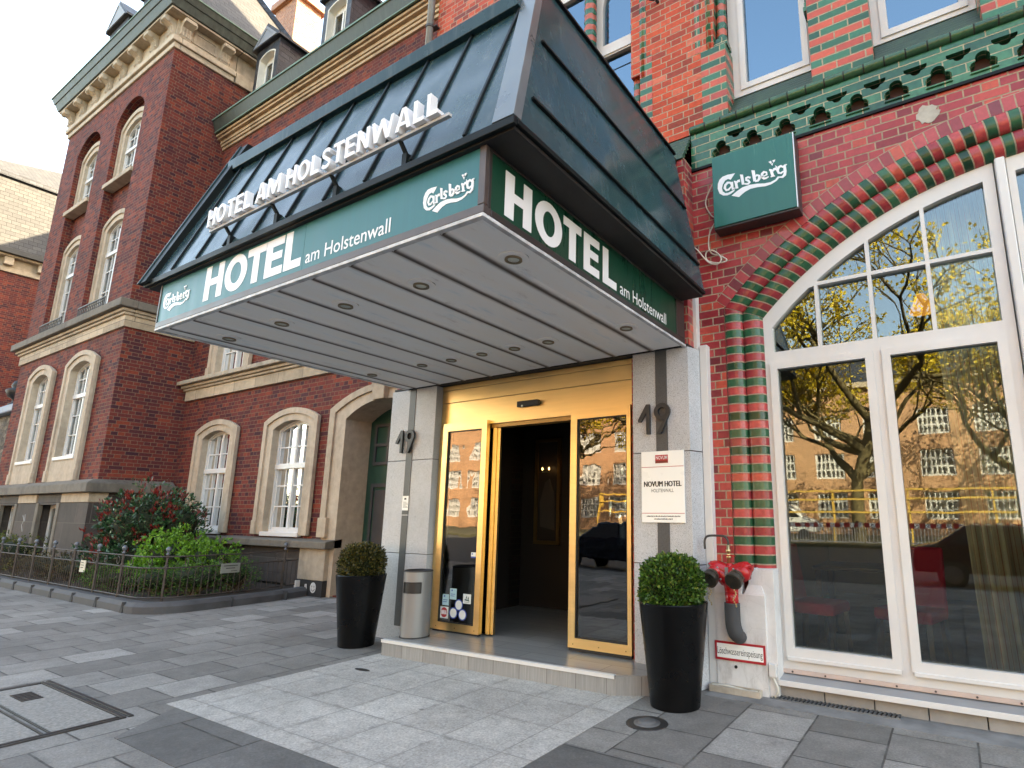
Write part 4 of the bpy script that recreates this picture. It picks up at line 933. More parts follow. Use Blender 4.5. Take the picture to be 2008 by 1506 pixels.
# brewery script logo as strokes digitised on a unit square
_Q = ((62, 430), (1150, 105), (1215, 1120), (105, 1400))
def unq(p):
    u = v = 0.5
    for _ in range(20):
        X = [(1-u)*(1-v)*_Q[0][i]+u*(1-v)*_Q[1][i]+u*v*_Q[2][i]+(1-u)*v*_Q[3][i] for i in (0, 1)]
        du = [(1-v)*(_Q[1][i]-_Q[0][i])+v*(_Q[2][i]-_Q[3][i]) for i in (0, 1)]; dv = [(1-u)*(_Q[3][i]-_Q[0][i])+u*(_Q[2][i]-_Q[1][i]) for i in (0, 1)]
        det = du[0]*dv[1]-du[1]*dv[0]; ex, ey = p[0]-X[0], p[1]-X[1]
        u += (ex*dv[1]-ey*dv[0])/det; v += (ey*du[0]-ex*du[1])/det
    return u, 1-v
LOGO = [[(398, 645), (338, 735), (300, 722), (258, 745), (226, 800), (214, 850), (226, 895), (262, 920), (305, 915), (350, 893), (400, 866), (388, 895), (340, 932), (290, 953), (232, 953), (180, 925), (154, 862), (155, 790), (180, 730), (222, 690), (292, 664)],
        [(350, 958), (420, 900), (500, 845), (600, 812), (700, 800), (800, 798), (880, 783), (940, 752), (975, 708), (1002, 716), (962, 765), (890, 812), (810, 838), (700, 848), (610, 868), (540, 905), (490, 945), (455, 978)],
        ribbon([(345, 800), (330, 775), (295, 775), (262, 810), (255, 850), (275, 880), (310, 872), (345, 830)], [20, 28, 31, 33, 36, 31, 26, 15]), ribbon([(352, 765), (358, 820), (368, 866), (395, 850)], [38, 38, 33, 15]),
        ribbon([(385, 758), (408, 765), (425, 848)], [18, 36, 38]), ribbon([(422, 790), (440, 755), (468, 752)], [13, 31, 38]), ribbon([(405, 855), (445, 845)], 18),
        ribbon([(468, 672), (490, 675), (512, 800), (548, 795)], [15, 41, 38, 20]),
        ribbon([(612, 715), (580, 705), (552, 718), (552, 742), (585, 755), (600, 775), (582, 797), (540, 800)], [26, 28, 28, 31, 33, 31, 26, 20]),
        ribbon([(626, 618), (648, 622), (672, 765)], [15, 44, 41]), ribbon([(668, 705), (700, 680), (728, 690), (732, 728), (712, 758), (672, 768)], [13, 26, 33, 36, 31, 20]),
        ribbon([(745, 712), (790, 700), (834, 678), (824, 648), (792, 640), (768, 668), (768, 708), (792, 732), (822, 728), (856, 706)], [13, 15, 20, 28, 28, 36, 38, 31, 23, 13]),
        ribbon([(862, 617), (886, 618), (910, 706)], [26, 38, 38]), ribbon([(880, 712), (938, 700)], 15), ribbon([(905, 640), (925, 608), (955, 603)], [13, 31, 38]), ribbon([(950, 600), (958, 575), (942, 562)], [18, 13, 8]),
        ribbon([(1045, 585), (1015, 568), (985, 585), (970, 625), (985, 662), (1015, 668), (1050, 640)], [23, 28, 31, 36, 31, 26, 15]), ribbon([(1060, 560), (1068, 640), (1064, 690), (1035, 722), (990, 722)], [33, 38, 36, 28, 18]), ribbon([(1058, 565), (1092, 548)], [23, 10]),
        [(853, 505), (885, 492), (897, 512), (880, 530)], [(905, 488), (942, 475), (935, 500), (915, 518)], [(884, 535), (912, 524), (903, 560)]]
LOGO = [[unq(p) for p in l] for l in LOGO]
lu0 = min(p[0] for l in LOGO for p in l); lu1 = max(p[0] for l in LOGO for p in l); lv0 = min(p[1] for l in LOGO for p in l); lv1 = max(p[1] for l in LOGO for p in l)
def logo(mb, x0, x1, z0, z1, fn, t, sg):
    for i, l in enumerate(LOGO): mb.plate([[(x0+(u-lu0)/(lu1-lu0)*(x1-x0), z0+(v-lv0)/(lv1-lv0)*(z1-z0)) for u, v in l]], fn, t+sg*.0002*i, t-sg*.003)
fp = MB(); logo(fp, -5.79, -5.31, 3.185, 3.37, XZ, yl, -1); fp.build('script_logo', M['letter'], can)
fp = MB(); logo(fp, -2.485, -2.075, 3.165, 3.345, XZ, yl, -1); fp.build('script_logo', M['letter'], can)
# downlights
M['ring'] = plain('brass_lamp_ring', (0.20, 0.165, 0.11), 0.4, 0.5)
for x, y in ((-2.196, 2.59), (-3.026, 2.586), (-3.84, 2.564), (-4.68, 2.551), (-5.521, 2.547), (-2.223, 4.136), (-3.034, 4.115), (-3.441, 4.122), (-3.847, 4.108), (-4.28, 4.118), (-4.702, 4.107), (-5.536, 4.116)):
    m = MB(); m.lathe([(.098, 0), (.100, -.008), (.094, -.012), (.055, -.011)], (x, y, ZS), 28); m.lathe([(.094, -.0105), (.05, -.0105)], (x, y, ZS), 28, cap=False); d = m.build('downlight', M['soffit'], can, smooth=False)
    m = MB(); m.lathe([(.055, -.011), (.056, -.022), (.046, -.024), (.036, -.016)], (x, y, ZS), 24, cap=False); m.build('ring', M['ring'], d, smooth=True)
    m = MB(); m.lathe([(.0, -.019), (.02, -.019), (.036, -.015)], (x, y, ZS), 20, cap=False); m.build('lens', M['lens'], d, smooth=True)
# roof
ZR, ZT = 3.52, 5.08
RX0, RX1, RY = -6.10, -1.76, 2.045
fy = lambda z: RY+.354*(z-ZR)
hx = lambda z: RX1-.187*(z-ZR)
hl = lambda z: RX0+.187*(z-ZR)
mb = MB(); mb.face([(RX0, RY, ZR), (RX1, RY, ZR), (hx(ZT), fy(ZT), ZT), (hl(ZT), fy(ZT), ZT)]); mb.build('front_roof_sheet', M['zinc'], can)
mb = MB(); mb.face([(RX1, RY, ZR), (RX1, 4.82, ZR), (hx(ZT), 4.86, ZT), (hx(ZT), fy(ZT), ZT)]); mb.build('side_roof_sheet', M['zinc'], can)
mb = MB(); mb.face([(RX0, 4.82, ZR), (RX0, RY, ZR), (hl(ZT), fy(ZT), ZT), (hl(ZT), 4.86, ZT)]); mb.build('side_roof_sheet', M['zinc'], can)
mb = MB(); mb.box(hl(ZT)+.01, hx(ZT)-.01, fy(ZT)+.01, 4.95, ZT-.06, ZT-.004); mb.hexa([(RX0+.02, RY+.02, ZR-.05), (RX1-.02, RY+.02, ZR-.05), (RX1-.02, 4.82, ZR-.05), (RX0+.02, 4.82, ZR-.05), (RX0+.02, RY+.02, ZR-.02), (RX1-.02, RY+.02, ZR-.02), (RX1-.02, 4.82, ZR-.02), (RX0+.02, 4.82, ZR-.02)])
mb.box(RX0+.3, RX1-.3, 4.80, 4.86, ZR-.02, ZT-.06); mb.build('roof_underside', M['under'], can)
mb = MB(); mb.box(RX0-.005, RX1+.004, RY-.012, RY+.018, ZR-.040, ZR+.010); mb.box(RX1-.03, RX1+.006, RY+.02, 4.83, ZR-.028, ZR+.004); mb.box(RX0-.006, RX0+.03, RY+.02, 4.83, ZR-.028, ZR+.004); mb.build('drip_edge', M['zinc_black'], can, bevel=.004)
nf = Vector((0, -1, .354)).normalized()
mb = MB()
for i in range(9):
    x = -2.13-.435*i
    mb.bar((x, fy(3.545)-.006, 3.545+.002), (x, fy(4.80)-.006, 4.80+.002), .022, .020, nf)
mb.build('front_seam', M['zinc_black'], can, bevel=.003)
ns = Vector((1, 0, .187)).normalized()
mb = MB()
for z, y0 in ((3.785, fy(3.78)+.10), (4.40, fy(4.4)+.10)): mb.bar((hx(z)+.010, y0, z+.002), (hx(z)+.010, 4.80, z+.002), .022, .022, ns)
mb.bar((hx(ZT)+.008, fy(ZT), ZT), (hx(ZT)+.008, 4.86, ZT), .03, .03, ns); mb.build('side_seam', M['zinc_black'], can, bevel=.003)
# top band, hip flashings
mb = MB(); mb.hexa([(hl(4.8)+.04, fy(4.80)-.048, 4.79), (hx(4.8)-.12, fy(4.80)-.048, 4.79), (hx(4.8)-.12, fy(4.8)+.02, 4.79), (hl(4.8)+.04, fy(4.8)+.02, 4.79), (hl(4.9)+.04, fy(4.80)-.056, 4.897), (hx(4.9)-.12, fy(4.80)-.056, 4.897), (hx(4.9)-.12, fy(4.9)+.03, 4.91), (hl(4.9)+.04, fy(4.9)+.03, 4.91)]); mb.build('top_band', M['zinc'], can, bevel=.004)
mb = MB(); mb.hexa([(RX1-.15, RY-.016, ZR+.01), (RX1+.004, RY-.016, ZR+.01), (RX1+.004, RY+.05, ZR+.01), (RX1-.15, RY+.03, ZR+.01), (hx(ZT)-.12, fy(ZT)-.016, ZT), (hx(ZT)+.004, fy(ZT)-.016, ZT), (hx(ZT)+.004, fy(ZT)+.05, ZT), (hx(ZT)-.12, fy(ZT)+.03, ZT)]); mb.build('hip_flashing', M['zinc_light'], can, bevel=.003)
mb = MB(); mb.hexa([(RX0-.004, RY-.05, ZR-.02), (RX0+.13, RY-.05, ZR-.02), (RX0+.13, RY+.05, ZR-.02), (RX0-.004, RY+.05, ZR-.02), (hl(ZT)-.004, fy(ZT)-.06, ZT+.03), (hl(ZT)+.14, fy(ZT)-.06, ZT+.03), (hl(ZT)+.14, fy(ZT)+.05, ZT+.03), (hl(ZT)-.004, fy(ZT)+.05, ZT+.03)]); mb.build('hip_flashing', M['zinc_black'], can, bevel=.004)
mb = MB(); mb.hexa([(RX0-.03, RY-.055, ZR-.02), (RX0+.02, RY-.062, ZR-.02), (RX0+.02, RY+.05, ZR-.02), (RX0-.03, RY+.05, ZR-.02), (hl(ZT)-.03, fy(ZT)-.065, ZT+.04), (hl(ZT)+.02, fy(ZT)-.072, ZT+.04), (hl(ZT)+.02, fy(ZT)+.05, ZT+.04), (hl(ZT)-.03, fy(ZT)+.05, ZT+.04)]); mb.build('hip_cap', M['zinc'], can, bevel=.004)

# channel letters on the canopy roof
cl = thing('channel_letter_sign', 'row of white channel letters standing on a rail across the canopy roof', 'letter sign', (-3.55, 2.0, 3.66))
xs0, xs1, zb, hh = -4.845, -2.255, 3.69, .15
W2 = {'M': .92, 'W': 1.15, 'L': .52, 'E': .56, 'T': .60, 'S': .60, 'H': .66, 'O': .76, 'A': .76, 'N': .66}
txt = 'HOTEL AM HOLSTENWALL'; gap, spc = .12, .16
tot = sum((W2[c] if c != ' ' else spc)+gap for c in txt)-gap; k_ = (xs1-xs0)/tot; x = xs0
for c in txt:
    if c == ' ': x += (spc+gap)*k_; continue
    w = W2[c]*k_; m = MB()
    m.plate([[(x+px*w, zb+pz*hh) for px, pz in l] for l in poly_letter(c, .030/w, .20)], XZ, 1.955, 2.005)
    m.build('letter', M['letter'], cl, bevel=.003); x += (W2[c]+gap)*k_
mb = MB(); mb.box(xs0-.02, xs1+.06, 1.985, 2.01, zb-.022, zb-.003); mb.build('rail', plain('pale_rail', (0.45, 0.46, 0.47), .5), cl)
mb = MB()
for x in (-4.65, -4.0, -3.3, -2.62): mb.bar((x, 2.0, zb-.012), (x, fy(zb-.10)-.0, zb-.10), .02, .02); mb.box(x-.02, x+.02, fy(zb-.13)-.02, fy(zb-.13)+.02, zb-.17, zb-.08)
mb.build('bracket', M['zinc_black'], cl)

# ================================================================== things on the hotel front
sb = thing('light_box_sign', 'square green light box sign with white script, on the red brick wall', 'wall sign', (-1.30, W, 4.58))
mb = MB(); mb.box(-1.705, -.90, 5.005, 5.165, 4.205, 4.985); mb.build('housing', plain('dark_housing', (0.035, 0.030, 0.032), .4), sb, bevel=.006)
mb = MB(); mb.box(-1.700, -.918, 4.992, 5.02, 4.225, 4.983); mb.build('face', M['box_green'], sb, bevel=.004)
mb = MB(); mb.box(-.915, -.907, 4.995, 5.1, 4.22, 4.985); mb.build('edge_trim', M['alu'], sb)
mb = MB()
for i, l in enumerate(LOGO): mb.plate([[(-1.700+u*.782, 4.225+v*.758) for u, v in l]], XZ, 4.9905-.0002*i, 4.993)
mb.build('script_logo', M['letter'], sb)
def smooth_path(pts, n=6):
    P = [Vector(p) for p in pts]; out = []
    for i in range(len(P)-1):
        a, b, c, d = P[max(i-1, 0)], P[i], P[i+1], P[min(i+2, len(P)-1)]
        for k in range(n):
            t = k/n; out.append(0.5*((2*b)+(-a+c)*t+(2*a-5*b+4*c-d)*t*t+(-a+3*b-3*c+d)*t**3))
    out.append(P[-1]); return out
mb = MB(); mb.tube(smooth_path([(-1.70, 5.14, 4.86), (-1.80, 5.15, 4.72), (-1.835, 5.15, 4.60), (-1.78, 5.15, 4.46), (-1.73, 5.15, 4.40), (-1.80, 5.15, 4.28), (-1.82, 5.15, 4.14), (-1.79, 5.14, 4.045), (-1.70, 5.13, 3.99), (-1.635, 5.13, 3.935), (-1.66, 5.13, 3.915), (-1.76, 5.13, 3.93), (-1.84, 5.14, 3.985), (-1.84, 5.13, 4.06), (-1.77, 5.12, 4.06), (-1.70, 5.12, 3.99), (-1.69, 5.12, 3.93), (-1.74, 5.12, 3.905), (-1.83, 5.13, 3.96), (-1.94, 5.14, 4.12), (-1.99, 5.15, 4.16)]), .007, 6)
tag(mb.build('loose_cable', M['cable'], smooth=True, org=(-1.8, 5.14, 4.3)), 'loose pale cable looping down the brick below the green light box', 'cable')
mb = MB(); mb.tube([(-2.34, 5.14, 7.37), (-3.0, 4.86, 7.66), (-3.9, 4.5, 8.02), (-6, 3.5, 8.9)], .008, 6)
ow = thing('overhead_wire', 'thin black wire anchored to the upper brick wall', 'wire', (-2.34, 5.14, 7.37)); mb.build('wire', M['black'], ow)
mb = MB(); mb.lathe([(.02, 0), (.02, .03), (.012, .03), (.012, .06)], (-2.34, 5.18, 7.37), 10, '-y'); mb.tube([(-2.36, 5.13, 7.37), (-2.56, 5.05, 7.46)], .016, 8); mb.build('anchor', M['steel_dark'], ow)

def house_number(x0, z0, s, label):
    t = thing('house_number', label, 'house number', (x0, 4.92, z0), 'house numbers beside the doors')
    f = lambda p: (x0+p[0]*s, z0+p[1]*s)
    m = MB(); m.plate([[f(p) for p in [(.30, 0), (.43, 0), (.43, 1.0), (.30, 1.0), (.0, .50), (.0, .42), (.10, .42), (.30, .72)]]], XZ, 4.880, 4.905); m.build('digit', M['num'], t, bevel=.002)
    o = oval(.87, .72, .285, .285, 32); i = oval(.87, .72, .145, .145, 28)
    m = MB(); m.plate([[f(p) for p in o], [f(p) for p in i]], XZ, 4.880, 4.905); m.plate([[f(p) for p in [(.68, .0), (.83, .0), (1.135, .62), (1.02, .52), (.92, .455)]]], XZ, 4.8805, 4.9045); m.build('digit', M['num'], t, bevel=.002)
    m = MB()
    for px, pz in ((.36, .2), (.36, .8), (.87, .93), (.8, .12)): q = f((px, pz)); m.lathe([(.006, -.0), (.006, .03)], (q[0], 4.92, q[1]), 6, '-y')
    m.build('standoff', M['steel_dark'], t)
M['num'] = plain('charcoal_number_metal', (0.030, 0.032, 0.036), 0.45, 0.3)
house_number(-2.50, 2.225, .29, 'charcoal number 19 on the right granite pillar above the white plaque')
house_number(-5.985, 2.225, .29, 'charcoal number 19 on the left granite pillar above the small notice')
pl = thing('wall_plaque', 'white hotel name plaque with red emblem on the right granite pillar', 'plaque', (-2.26, 4.92, 1.73))
MB().box(-2.478, -2.043, 4.898, 4.914, 1.40, 2.058).build('board', M['plaque'], pl, bevel=.002)
mb = MB(); mb.box(-2.330, -2.200, 4.8945, 4.8985, 1.945, 2.022); e_ = mb.build('emblem', M['redprint'], pl, bevel=.001)
mb = MB(); mb.box(-2.329, -2.201, 4.8942, 4.8946, 1.946, 1.968); mb.build('emblem_base', plain('dark_red_print', (0.16, 0.008, 0.012), .3), e_)
mb = MB(); text(mb, 'NOVUM', -2.322, -2.207, 1.980, .034, XZ, 4.8940, .004); mb.build('emblem_lettering', M['letter'], e_, flip=False)
mb = MB(); mb.box(-2.475, -2.046, 4.8972, 4.8985, 1.908, 1.914); mb.box(-2.475, -2.046, 4.8972, 4.8985, 1.481, 1.487); mb.build('rule', plain('pale_red_rule', (0.50, 0.16, 0.16), .4), pl)
mb = MB(); [text(mb, 'NOVUM HOTEL', -2.452+.003*q, -2.075+.003*q, 1.728+.001*(q % 2), .052, XZ, 4.8972-.0004*q, .0) for q in range(3)]; text(mb, 'HOLSTENWALL', -2.374, -2.150, 1.676, .033, XZ, 4.8972, 0.0)

for zz, xa_, xb_ in ((1.452, -2.425, -2.092), (1.427, -2.35, -2.165)):
    x_ = xa_; k_ = 0
    while x_ < xb_: wd_ = .006+.009*((k_*37) % 5)/5; mb.face([(x_, 4.8972, zz), (x_+wd_, 4.8972, zz), (x_+wd_, 4.8972, zz+.009+.003*(k_ % 2)), (x_, 4.8972, zz+.009)]); x_ += wd_+.004; k_ += 1
mb.build('print', M['ink'], pl, flip=False)
nt_ = thing('door_notice', 'small white notice on the dark stripe of the left granite pillar', 'notice', (-5.75, 4.915, 1.6))
MB().box(-5.805, -5.70, 4.904, 4.913, 1.512, 1.688).build('card', M['plaque'], nt_)
mb = MB(); mb.box(-5.77, -5.735, 4.9025, 4.9035, 1.642, 1.664)
for i in range(6): mb.box(-5.785, -5.785+.05+.02*((i*7) % 3), 4.9025, 4.9035, 1.612-i*.013, 1.616-i*.013)
mb.build('print', M['ink'], nt_)
ds = thing('door_sensor', 'small black motion sensor on the gold header above the doors', 'sensor', (-3.94, 5.02, 2.7))
MB().hexa([(-4.10, 4.985, 2.665), (-3.79, 4.985, 2.665), (-3.79, 5.022, 2.665), (-4.10, 5.022, 2.665), (-4.085, 4.965, 2.728), (-3.795, 4.965, 2.728), (-3.795, 5.022, 2.728), (-4.085, 5.022, 2.728)]).build('case', M['black'], ds, bevel=.006)
mb = MB(); mb.lathe([(.0, .008), (.012, .006), (.016, 0)], (-4.02, 4.985, 2.675), 12, '-y'); mb.build('eye', M['lens'], ds)

# planters
def lathe_pot(prof, c, name, mat, parent, seg=40): m = MB(); m.lathe(prof, c, seg, cap=True); return m.build(name, mat, parent, smooth=True)
def planter(x, y, label):
    t = thing('planter', label, 'planter', (x, y, 0), 'tall black planters by the step')
    o = lathe_pot([(.188, 0.0), (.195, .004), (.277, .765), (.279, .775), (.275, .782), (.262, .782), (.256, .772), (.25, .70), (.0, .70)], (x, y, 0), 'pot', M['pot'], t)
    md = o.modifiers.new('es', 'EDGE_SPLIT'); md.split_angle = math.radians(35)
    m = MB(); m.lathe([(.0, .715), (.12, .712), (.252, .705)], (x, y, 0), 20, cap=False); m.build('soil', M['soil'], t); return t
rnd = random.Random(7)
def leafball(x, y, z, rx, rz, n, L, mats, label, seedv, name='boxwood_ball', cat='shrub', group='clipped box balls', flat=0.25):
    rg = random.Random(seedv); t = thing(name, label, cat, (x, y, z-rz), group)
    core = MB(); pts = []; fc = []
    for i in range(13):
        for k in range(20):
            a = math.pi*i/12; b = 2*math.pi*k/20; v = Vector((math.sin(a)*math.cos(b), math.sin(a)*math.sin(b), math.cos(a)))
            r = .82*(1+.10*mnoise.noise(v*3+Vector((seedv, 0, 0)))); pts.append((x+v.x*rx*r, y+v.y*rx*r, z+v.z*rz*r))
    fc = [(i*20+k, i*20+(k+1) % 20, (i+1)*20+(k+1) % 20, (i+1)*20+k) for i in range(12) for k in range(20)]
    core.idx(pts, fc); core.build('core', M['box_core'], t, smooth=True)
    m = MB()
    for _ in range(n):
        v = Vector((rg.gauss(0, 1), rg.gauss(0, 1), rg.gauss(0, 1))).normalized()
        if v.z < -.75: continue
        sq = (abs(v.x)**3+abs(v.y)**3+abs(v.z)**3)**(-1/3)
        r = (sq*.45+.53)*(1+.10*mnoise.noise(v*3+Vector((seedv, 0, 0)))+.09*mnoise.noise(v*7)+(.10 if rg.random() < .015 else 0))*rg.uniform(.82, 1.03)
        p = Vector((x+v.x*rx*r, y+v.y*rx*r, z+v.z*rz*r))
        d = (v+Vector((rg.gauss(0, .6), rg.gauss(0, .6), rg.gauss(0, .6)+.2))).normalized()
        m.leaf(p, d, Vector((rg.gauss(0, 1), rg.gauss(0, 1), rg.gauss(0, 1))), L*rg.uniform(.6, 1.2), L*.6, 0)
    m.build('foliage', mats, t, bevel=-1); return t
planter(-2.0, 4.50, 'tall black tapered planter right of the step, below the white plaque')
planter(-5.93, 4.50, 'tall black tapered planter left of the step, beside the ash bin')
leafball(-2.01, 4.50, .895, .248, .245, 8000, .034, M['box_leaf'], 'fresh green clipped box ball in the planter below the white plaque', 3)
leafball(-5.94, 4.50, .885, .242, .242, 8000, .032, M['box_leaf_brown'], 'brownish clipped box ball in the planter beside the ash bin', 11)

# ash bin
ab = thing('ash_bin', 'round brushed steel ash bin standing on the step by the left pillar', 'ash bin', (-5.13, 4.63, .16))
bx, by = -5.13, 4.63
mb = MB(); r = .155; seg = 40; zs = [.163, .172, .60, .625, .735, .76, .845]
def inop(k, i):
    a = 360*k/seg
    return i == 3 and 252 <= a < 330
pts = [(bx+r*math.cos(2*math.pi*k/seg), by+r*math.sin(2*math.pi*k/seg), z) for z in zs for k in range(seg)]
fc = [(i*seg+k, i*seg+(k+1) % seg, (i+1)*seg+(k+1) % seg, (i+1)*seg+k) for i in range(len(zs)-1) for k in range(seg) if not inop(k, i)]
mb.idx(pts, fc); mb.build('body', M['steel'], ab, smooth=True, bevel=0)
mb = MB(); mb.lathe([(.148, .61), (.148, .75)], (bx, by, 0), seg); mb.build('inner_bucket', M['black'], ab)
mb = MB(); mb.lathe([(.157, .843), (.160, .852), (.152, .858), (.148, .84), (.0, .835)], (bx, by, 0), seg, cap=False); mb.lathe([(.157, .160), (.161, .160), (.160, .172), (.156, .172)], (bx, by, 0), seg, cap=False); mb.build('rim', M['steel_dark'], ab, smooth=True)
mb = MB()
for a0_, a1_, z in ((250, 332, .735), (250, 332, .625)):
    mb.tube([(bx+.156*math.cos(math.radians(a0_+(a1_-a0_)*i/10)), by+.156*math.sin(math.radians(a0_+(a1_-a0_)*i/10)), z) for i in range(11)], .005, 6)
for a in (250, 332): mb.tube([(bx+.156*math.cos(math.radians(a)), by+.156*math.sin(math.radians(a)), z) for z in (.625, .735)], .005, 6)
mb.build('opening_rim', M['steel_dark'], ab)

# fire brigade inlet
fi = thing('fire_inlet', 'red twin dry riser inlet with bronze caps on the white plaster foot', 'fire inlet', (-1.68, 5.09, .9))
yc = 4.985
mb = MB(); mb.tube(smooth_path([(-1.835, 4.985, 1.0), (-1.80, 5.0, 1.015), (-1.68, 5.01, .98), (-1.56, 5.0, 1.015), (-1.525, 4.985, 1.0)], 5), [.055]+[.066]*19+[.055], 16)
mb.tube(smooth_path([(-1.83, 5.0, 1.0), (-1.76, 5.0, .97), (-1.69, 5.0, .90), (-1.675, 5.0, .82)], 5), [.07]*10+[.058]*6, 16); mb.tube(smooth_path([(-1.53, 5.0, 1.0), (-1.60, 5.0, .97), (-1.665, 5.0, .90), (-1.675, 5.0, .82)], 5), [.07]*10+[.058]*6, 16)
mb.tube([(-1.675, 5.0, .83), (-1.675, 5.0, .715)], .056, 18)
for x in (-1.80, -1.55): mb.tube([(x, 5.0, 1.0), (x-.01, 4.93, .97)], .062, 16)
for z in (.80, .755): mb.lathe([(.056, z-.003), (.0585, z), (.056, z+.003)], (-1.675, 5.0, 0), 20, cap=False)
mb.lathe([(.03, 1.02), (.03, 1.07), (.022, 1.075)], (-1.83, 5.0, 0), 10); mb.lathe([(.028, 1.02), (.028, 1.075), (.02, 1.08)], (-1.545, 5.0, 0), 10); mb.lathe([(.03, .98), (.03, 1.06)], (-1.685, 5.0, 0), 12)
mb.build('inlet_body', M['fire_red'], fi, smooth=True)
for x in (-1.815, -1.60):
    m = MB(); c0 = Vector((x, 4.93, .965)); ax = Vector((-.12, -.8, -.45)).normalized()
    path = [c0+ax*d for d in (0, .012, .03, .033, .045, .05, .058, .09, .094, .096, .075)]; m.tube(path, [.06, .066, .066, .060, .060, .074, .076, .074, .066, .050, .046], 24)
    cp = m.build('coupling_cap', M['cap_iron'], fi, smooth=True); md = cp.modifiers.new('es', 'EDGE_SPLIT'); md.split_angle = math.radians(40)
    m = MB(); q = c0+ax*.075
    for i in range(9): m.lathe([(.005, -.007), (.007, 0), (.005, .007)], (q.x+.012*math.sin(i), q.y+.01, q.z-.075-i*.016), 6)
    m.build('chain', M['brass'], cp)
mb = MB()
for px, pz in ((-1.85, 1.02), (-1.77, 1.025), (-1.63, 1.02), (-1.57, 1.015), (-1.745, .93), (-1.545, .95)): mb.lathe([(.009, .066), (.009, .074), (.004, .077)], (px, 5.0, pz), 8, '-y')
mb.box(-1.705, -1.68, 4.93, 4.95, .93, 1.03); mb.build('bolt', M['steel'], fi)
mb = MB(); mb.lathe([(.016, 1.06), (.016, 1.10), (.022, 1.105), (.022, 1.12), (.014, 1.125), (.014, 1.15), (.022, 1.155), (.022, 1.175), (.014, 1.18), (.014, 1.215)], (-1.69, 5.0, 0), 14); mb.build('drain_valve', M['brass'], fi, smooth=True)
mb = MB(); mb.bar((-1.70, 4.975, 1.128), (-1.62, 4.965, 1.125), .012, .008); mb.build('valve_lever', M['fire_red'], fi)
mb = MB(); mb.tube(smooth_path([(-1.69, 5.0, 1.20), (-1.69, 5.0, 1.245), (-1.72, 5.0, 1.285), (-1.80, 4.99, 1.292), (-1.87, 4.98, 1.285), (-1.895, 4.975, 1.245), (-1.895, 4.975, 1.175)], 5), .010, 10); mb.build('bent_pipe', M['steel_dark'], fi, smooth=True)
mb = MB(); mb.tube(smooth_path([(-1.675, 5.0, .735), (-1.675, 5.0, .65), (-1.672, 5.0, .56), (-1.655, 5.01, .49), (-1.645, 5.04, .455), (-1.64, 5.10, .45)], 5), [.066]*16+[.063, .06, .058, .055, .055, .055, .055, .055, .055, .055], 20); mb.build('foam_sleeve', M['sleeve'], fi, smooth=True)
rs = thing('fire_sign', 'red framed white sign on the plaster foot under the fire inlet', 'sign', (-1.65, 5.08, .33))
MB().box(-1.868, -1.432, 5.072, 5.082, .25, .402).build('plate', M['redprint'], rs, bevel=.001)
MB().box(-1.850, -1.450, 5.0705, 5.0722, .270, .384).build('panel', M['plaque'], rs)
mb = MB(); text(mb, 'Löschwassereinspeisung', -1.846, -1.456, .300, .058, XZ, 5.0700, 0.0); mb.build('lettering', M['ink'], rs, flip=False)
jb = thing('junction_box', 'small white junction box with cable at the corner of the window sill', 'junction box', (-1.375, 5.1, .2))
MB().box(-1.412, -1.352, 5.07, 5.115, .165, .265).build('box', M['white'], jb, bevel=.005)
mb = MB(); mb.tube(smooth_path([(-1.38, 5.085, .165), (-1.36, 5.08, .12), (-1.345, 5.08, .07), (-1.37, 5.09, .02), (-1.40, 5.10, .005)], 6), .010, 8); mb.build('cable', M['cable'], jb, smooth=True)
wb = thing('cable_tray', 'open wooden frame with loose cables on the ground at the plaster foot', 'cable frame', (-1.68, 5.03, 0))
mb = MB()
for a, b in (((-1.90, 5.00), (-1.48, 5.00)), ((-1.48, 5.00), (-1.48, 5.075)), ((-1.90, 5.00), (-1.90, 5.075)), ((-1.90, 5.075), (-1.48, 5.075))): mb.bar((*a, .03), (*b, .03), .016, .05)
mb.build('frame', plain('raw_pale_wood', (0.42, 0.36, 0.29), .8, var=.3, sc=8), wb, bevel=.002)
mb = MB()
for k in range(3): mb.tube(smooth_path([(-1.89, 5.04, .05), (-1.75, 5.03+.012*k, .055), (-1.62, 5.045-.01*k, .045), (-1.50, 5.03, .03+.01*k)], 5), .006, 6)
mb.build('cable', M['cable'], wb)
gt = thing('drain_grate', 'narrow iron drain grate in the paving along the shop window base', 'grate', (-.92, 5.16, 0))
mb = MB(); mb.box(-1.40, -.47, 5.075, 5.16, -.02, .0075); mb.build('gutter', M['under'], gt)
mb = MB()
for i in range(30): x = -1.385+i*.031; mb.bar((x, 5.075, .012), (x+.012, 5.162, .012), .013, .012)
mb.build('bars', plain('grey_grate', (0.11, 0.11, 0.11), .6, .3, var=.3), gt, bevel=.001)
mb = MB(); mb.box(-1.41, -.465, 5.062, 5.074, -.02, .012); mb.box(-1.41, -.465, 5.161, 5.165, -.02, .012); mb.build('rim', plain('grey_rim', (0.16, 0.16, 0.155), .7, var=.3), gt)

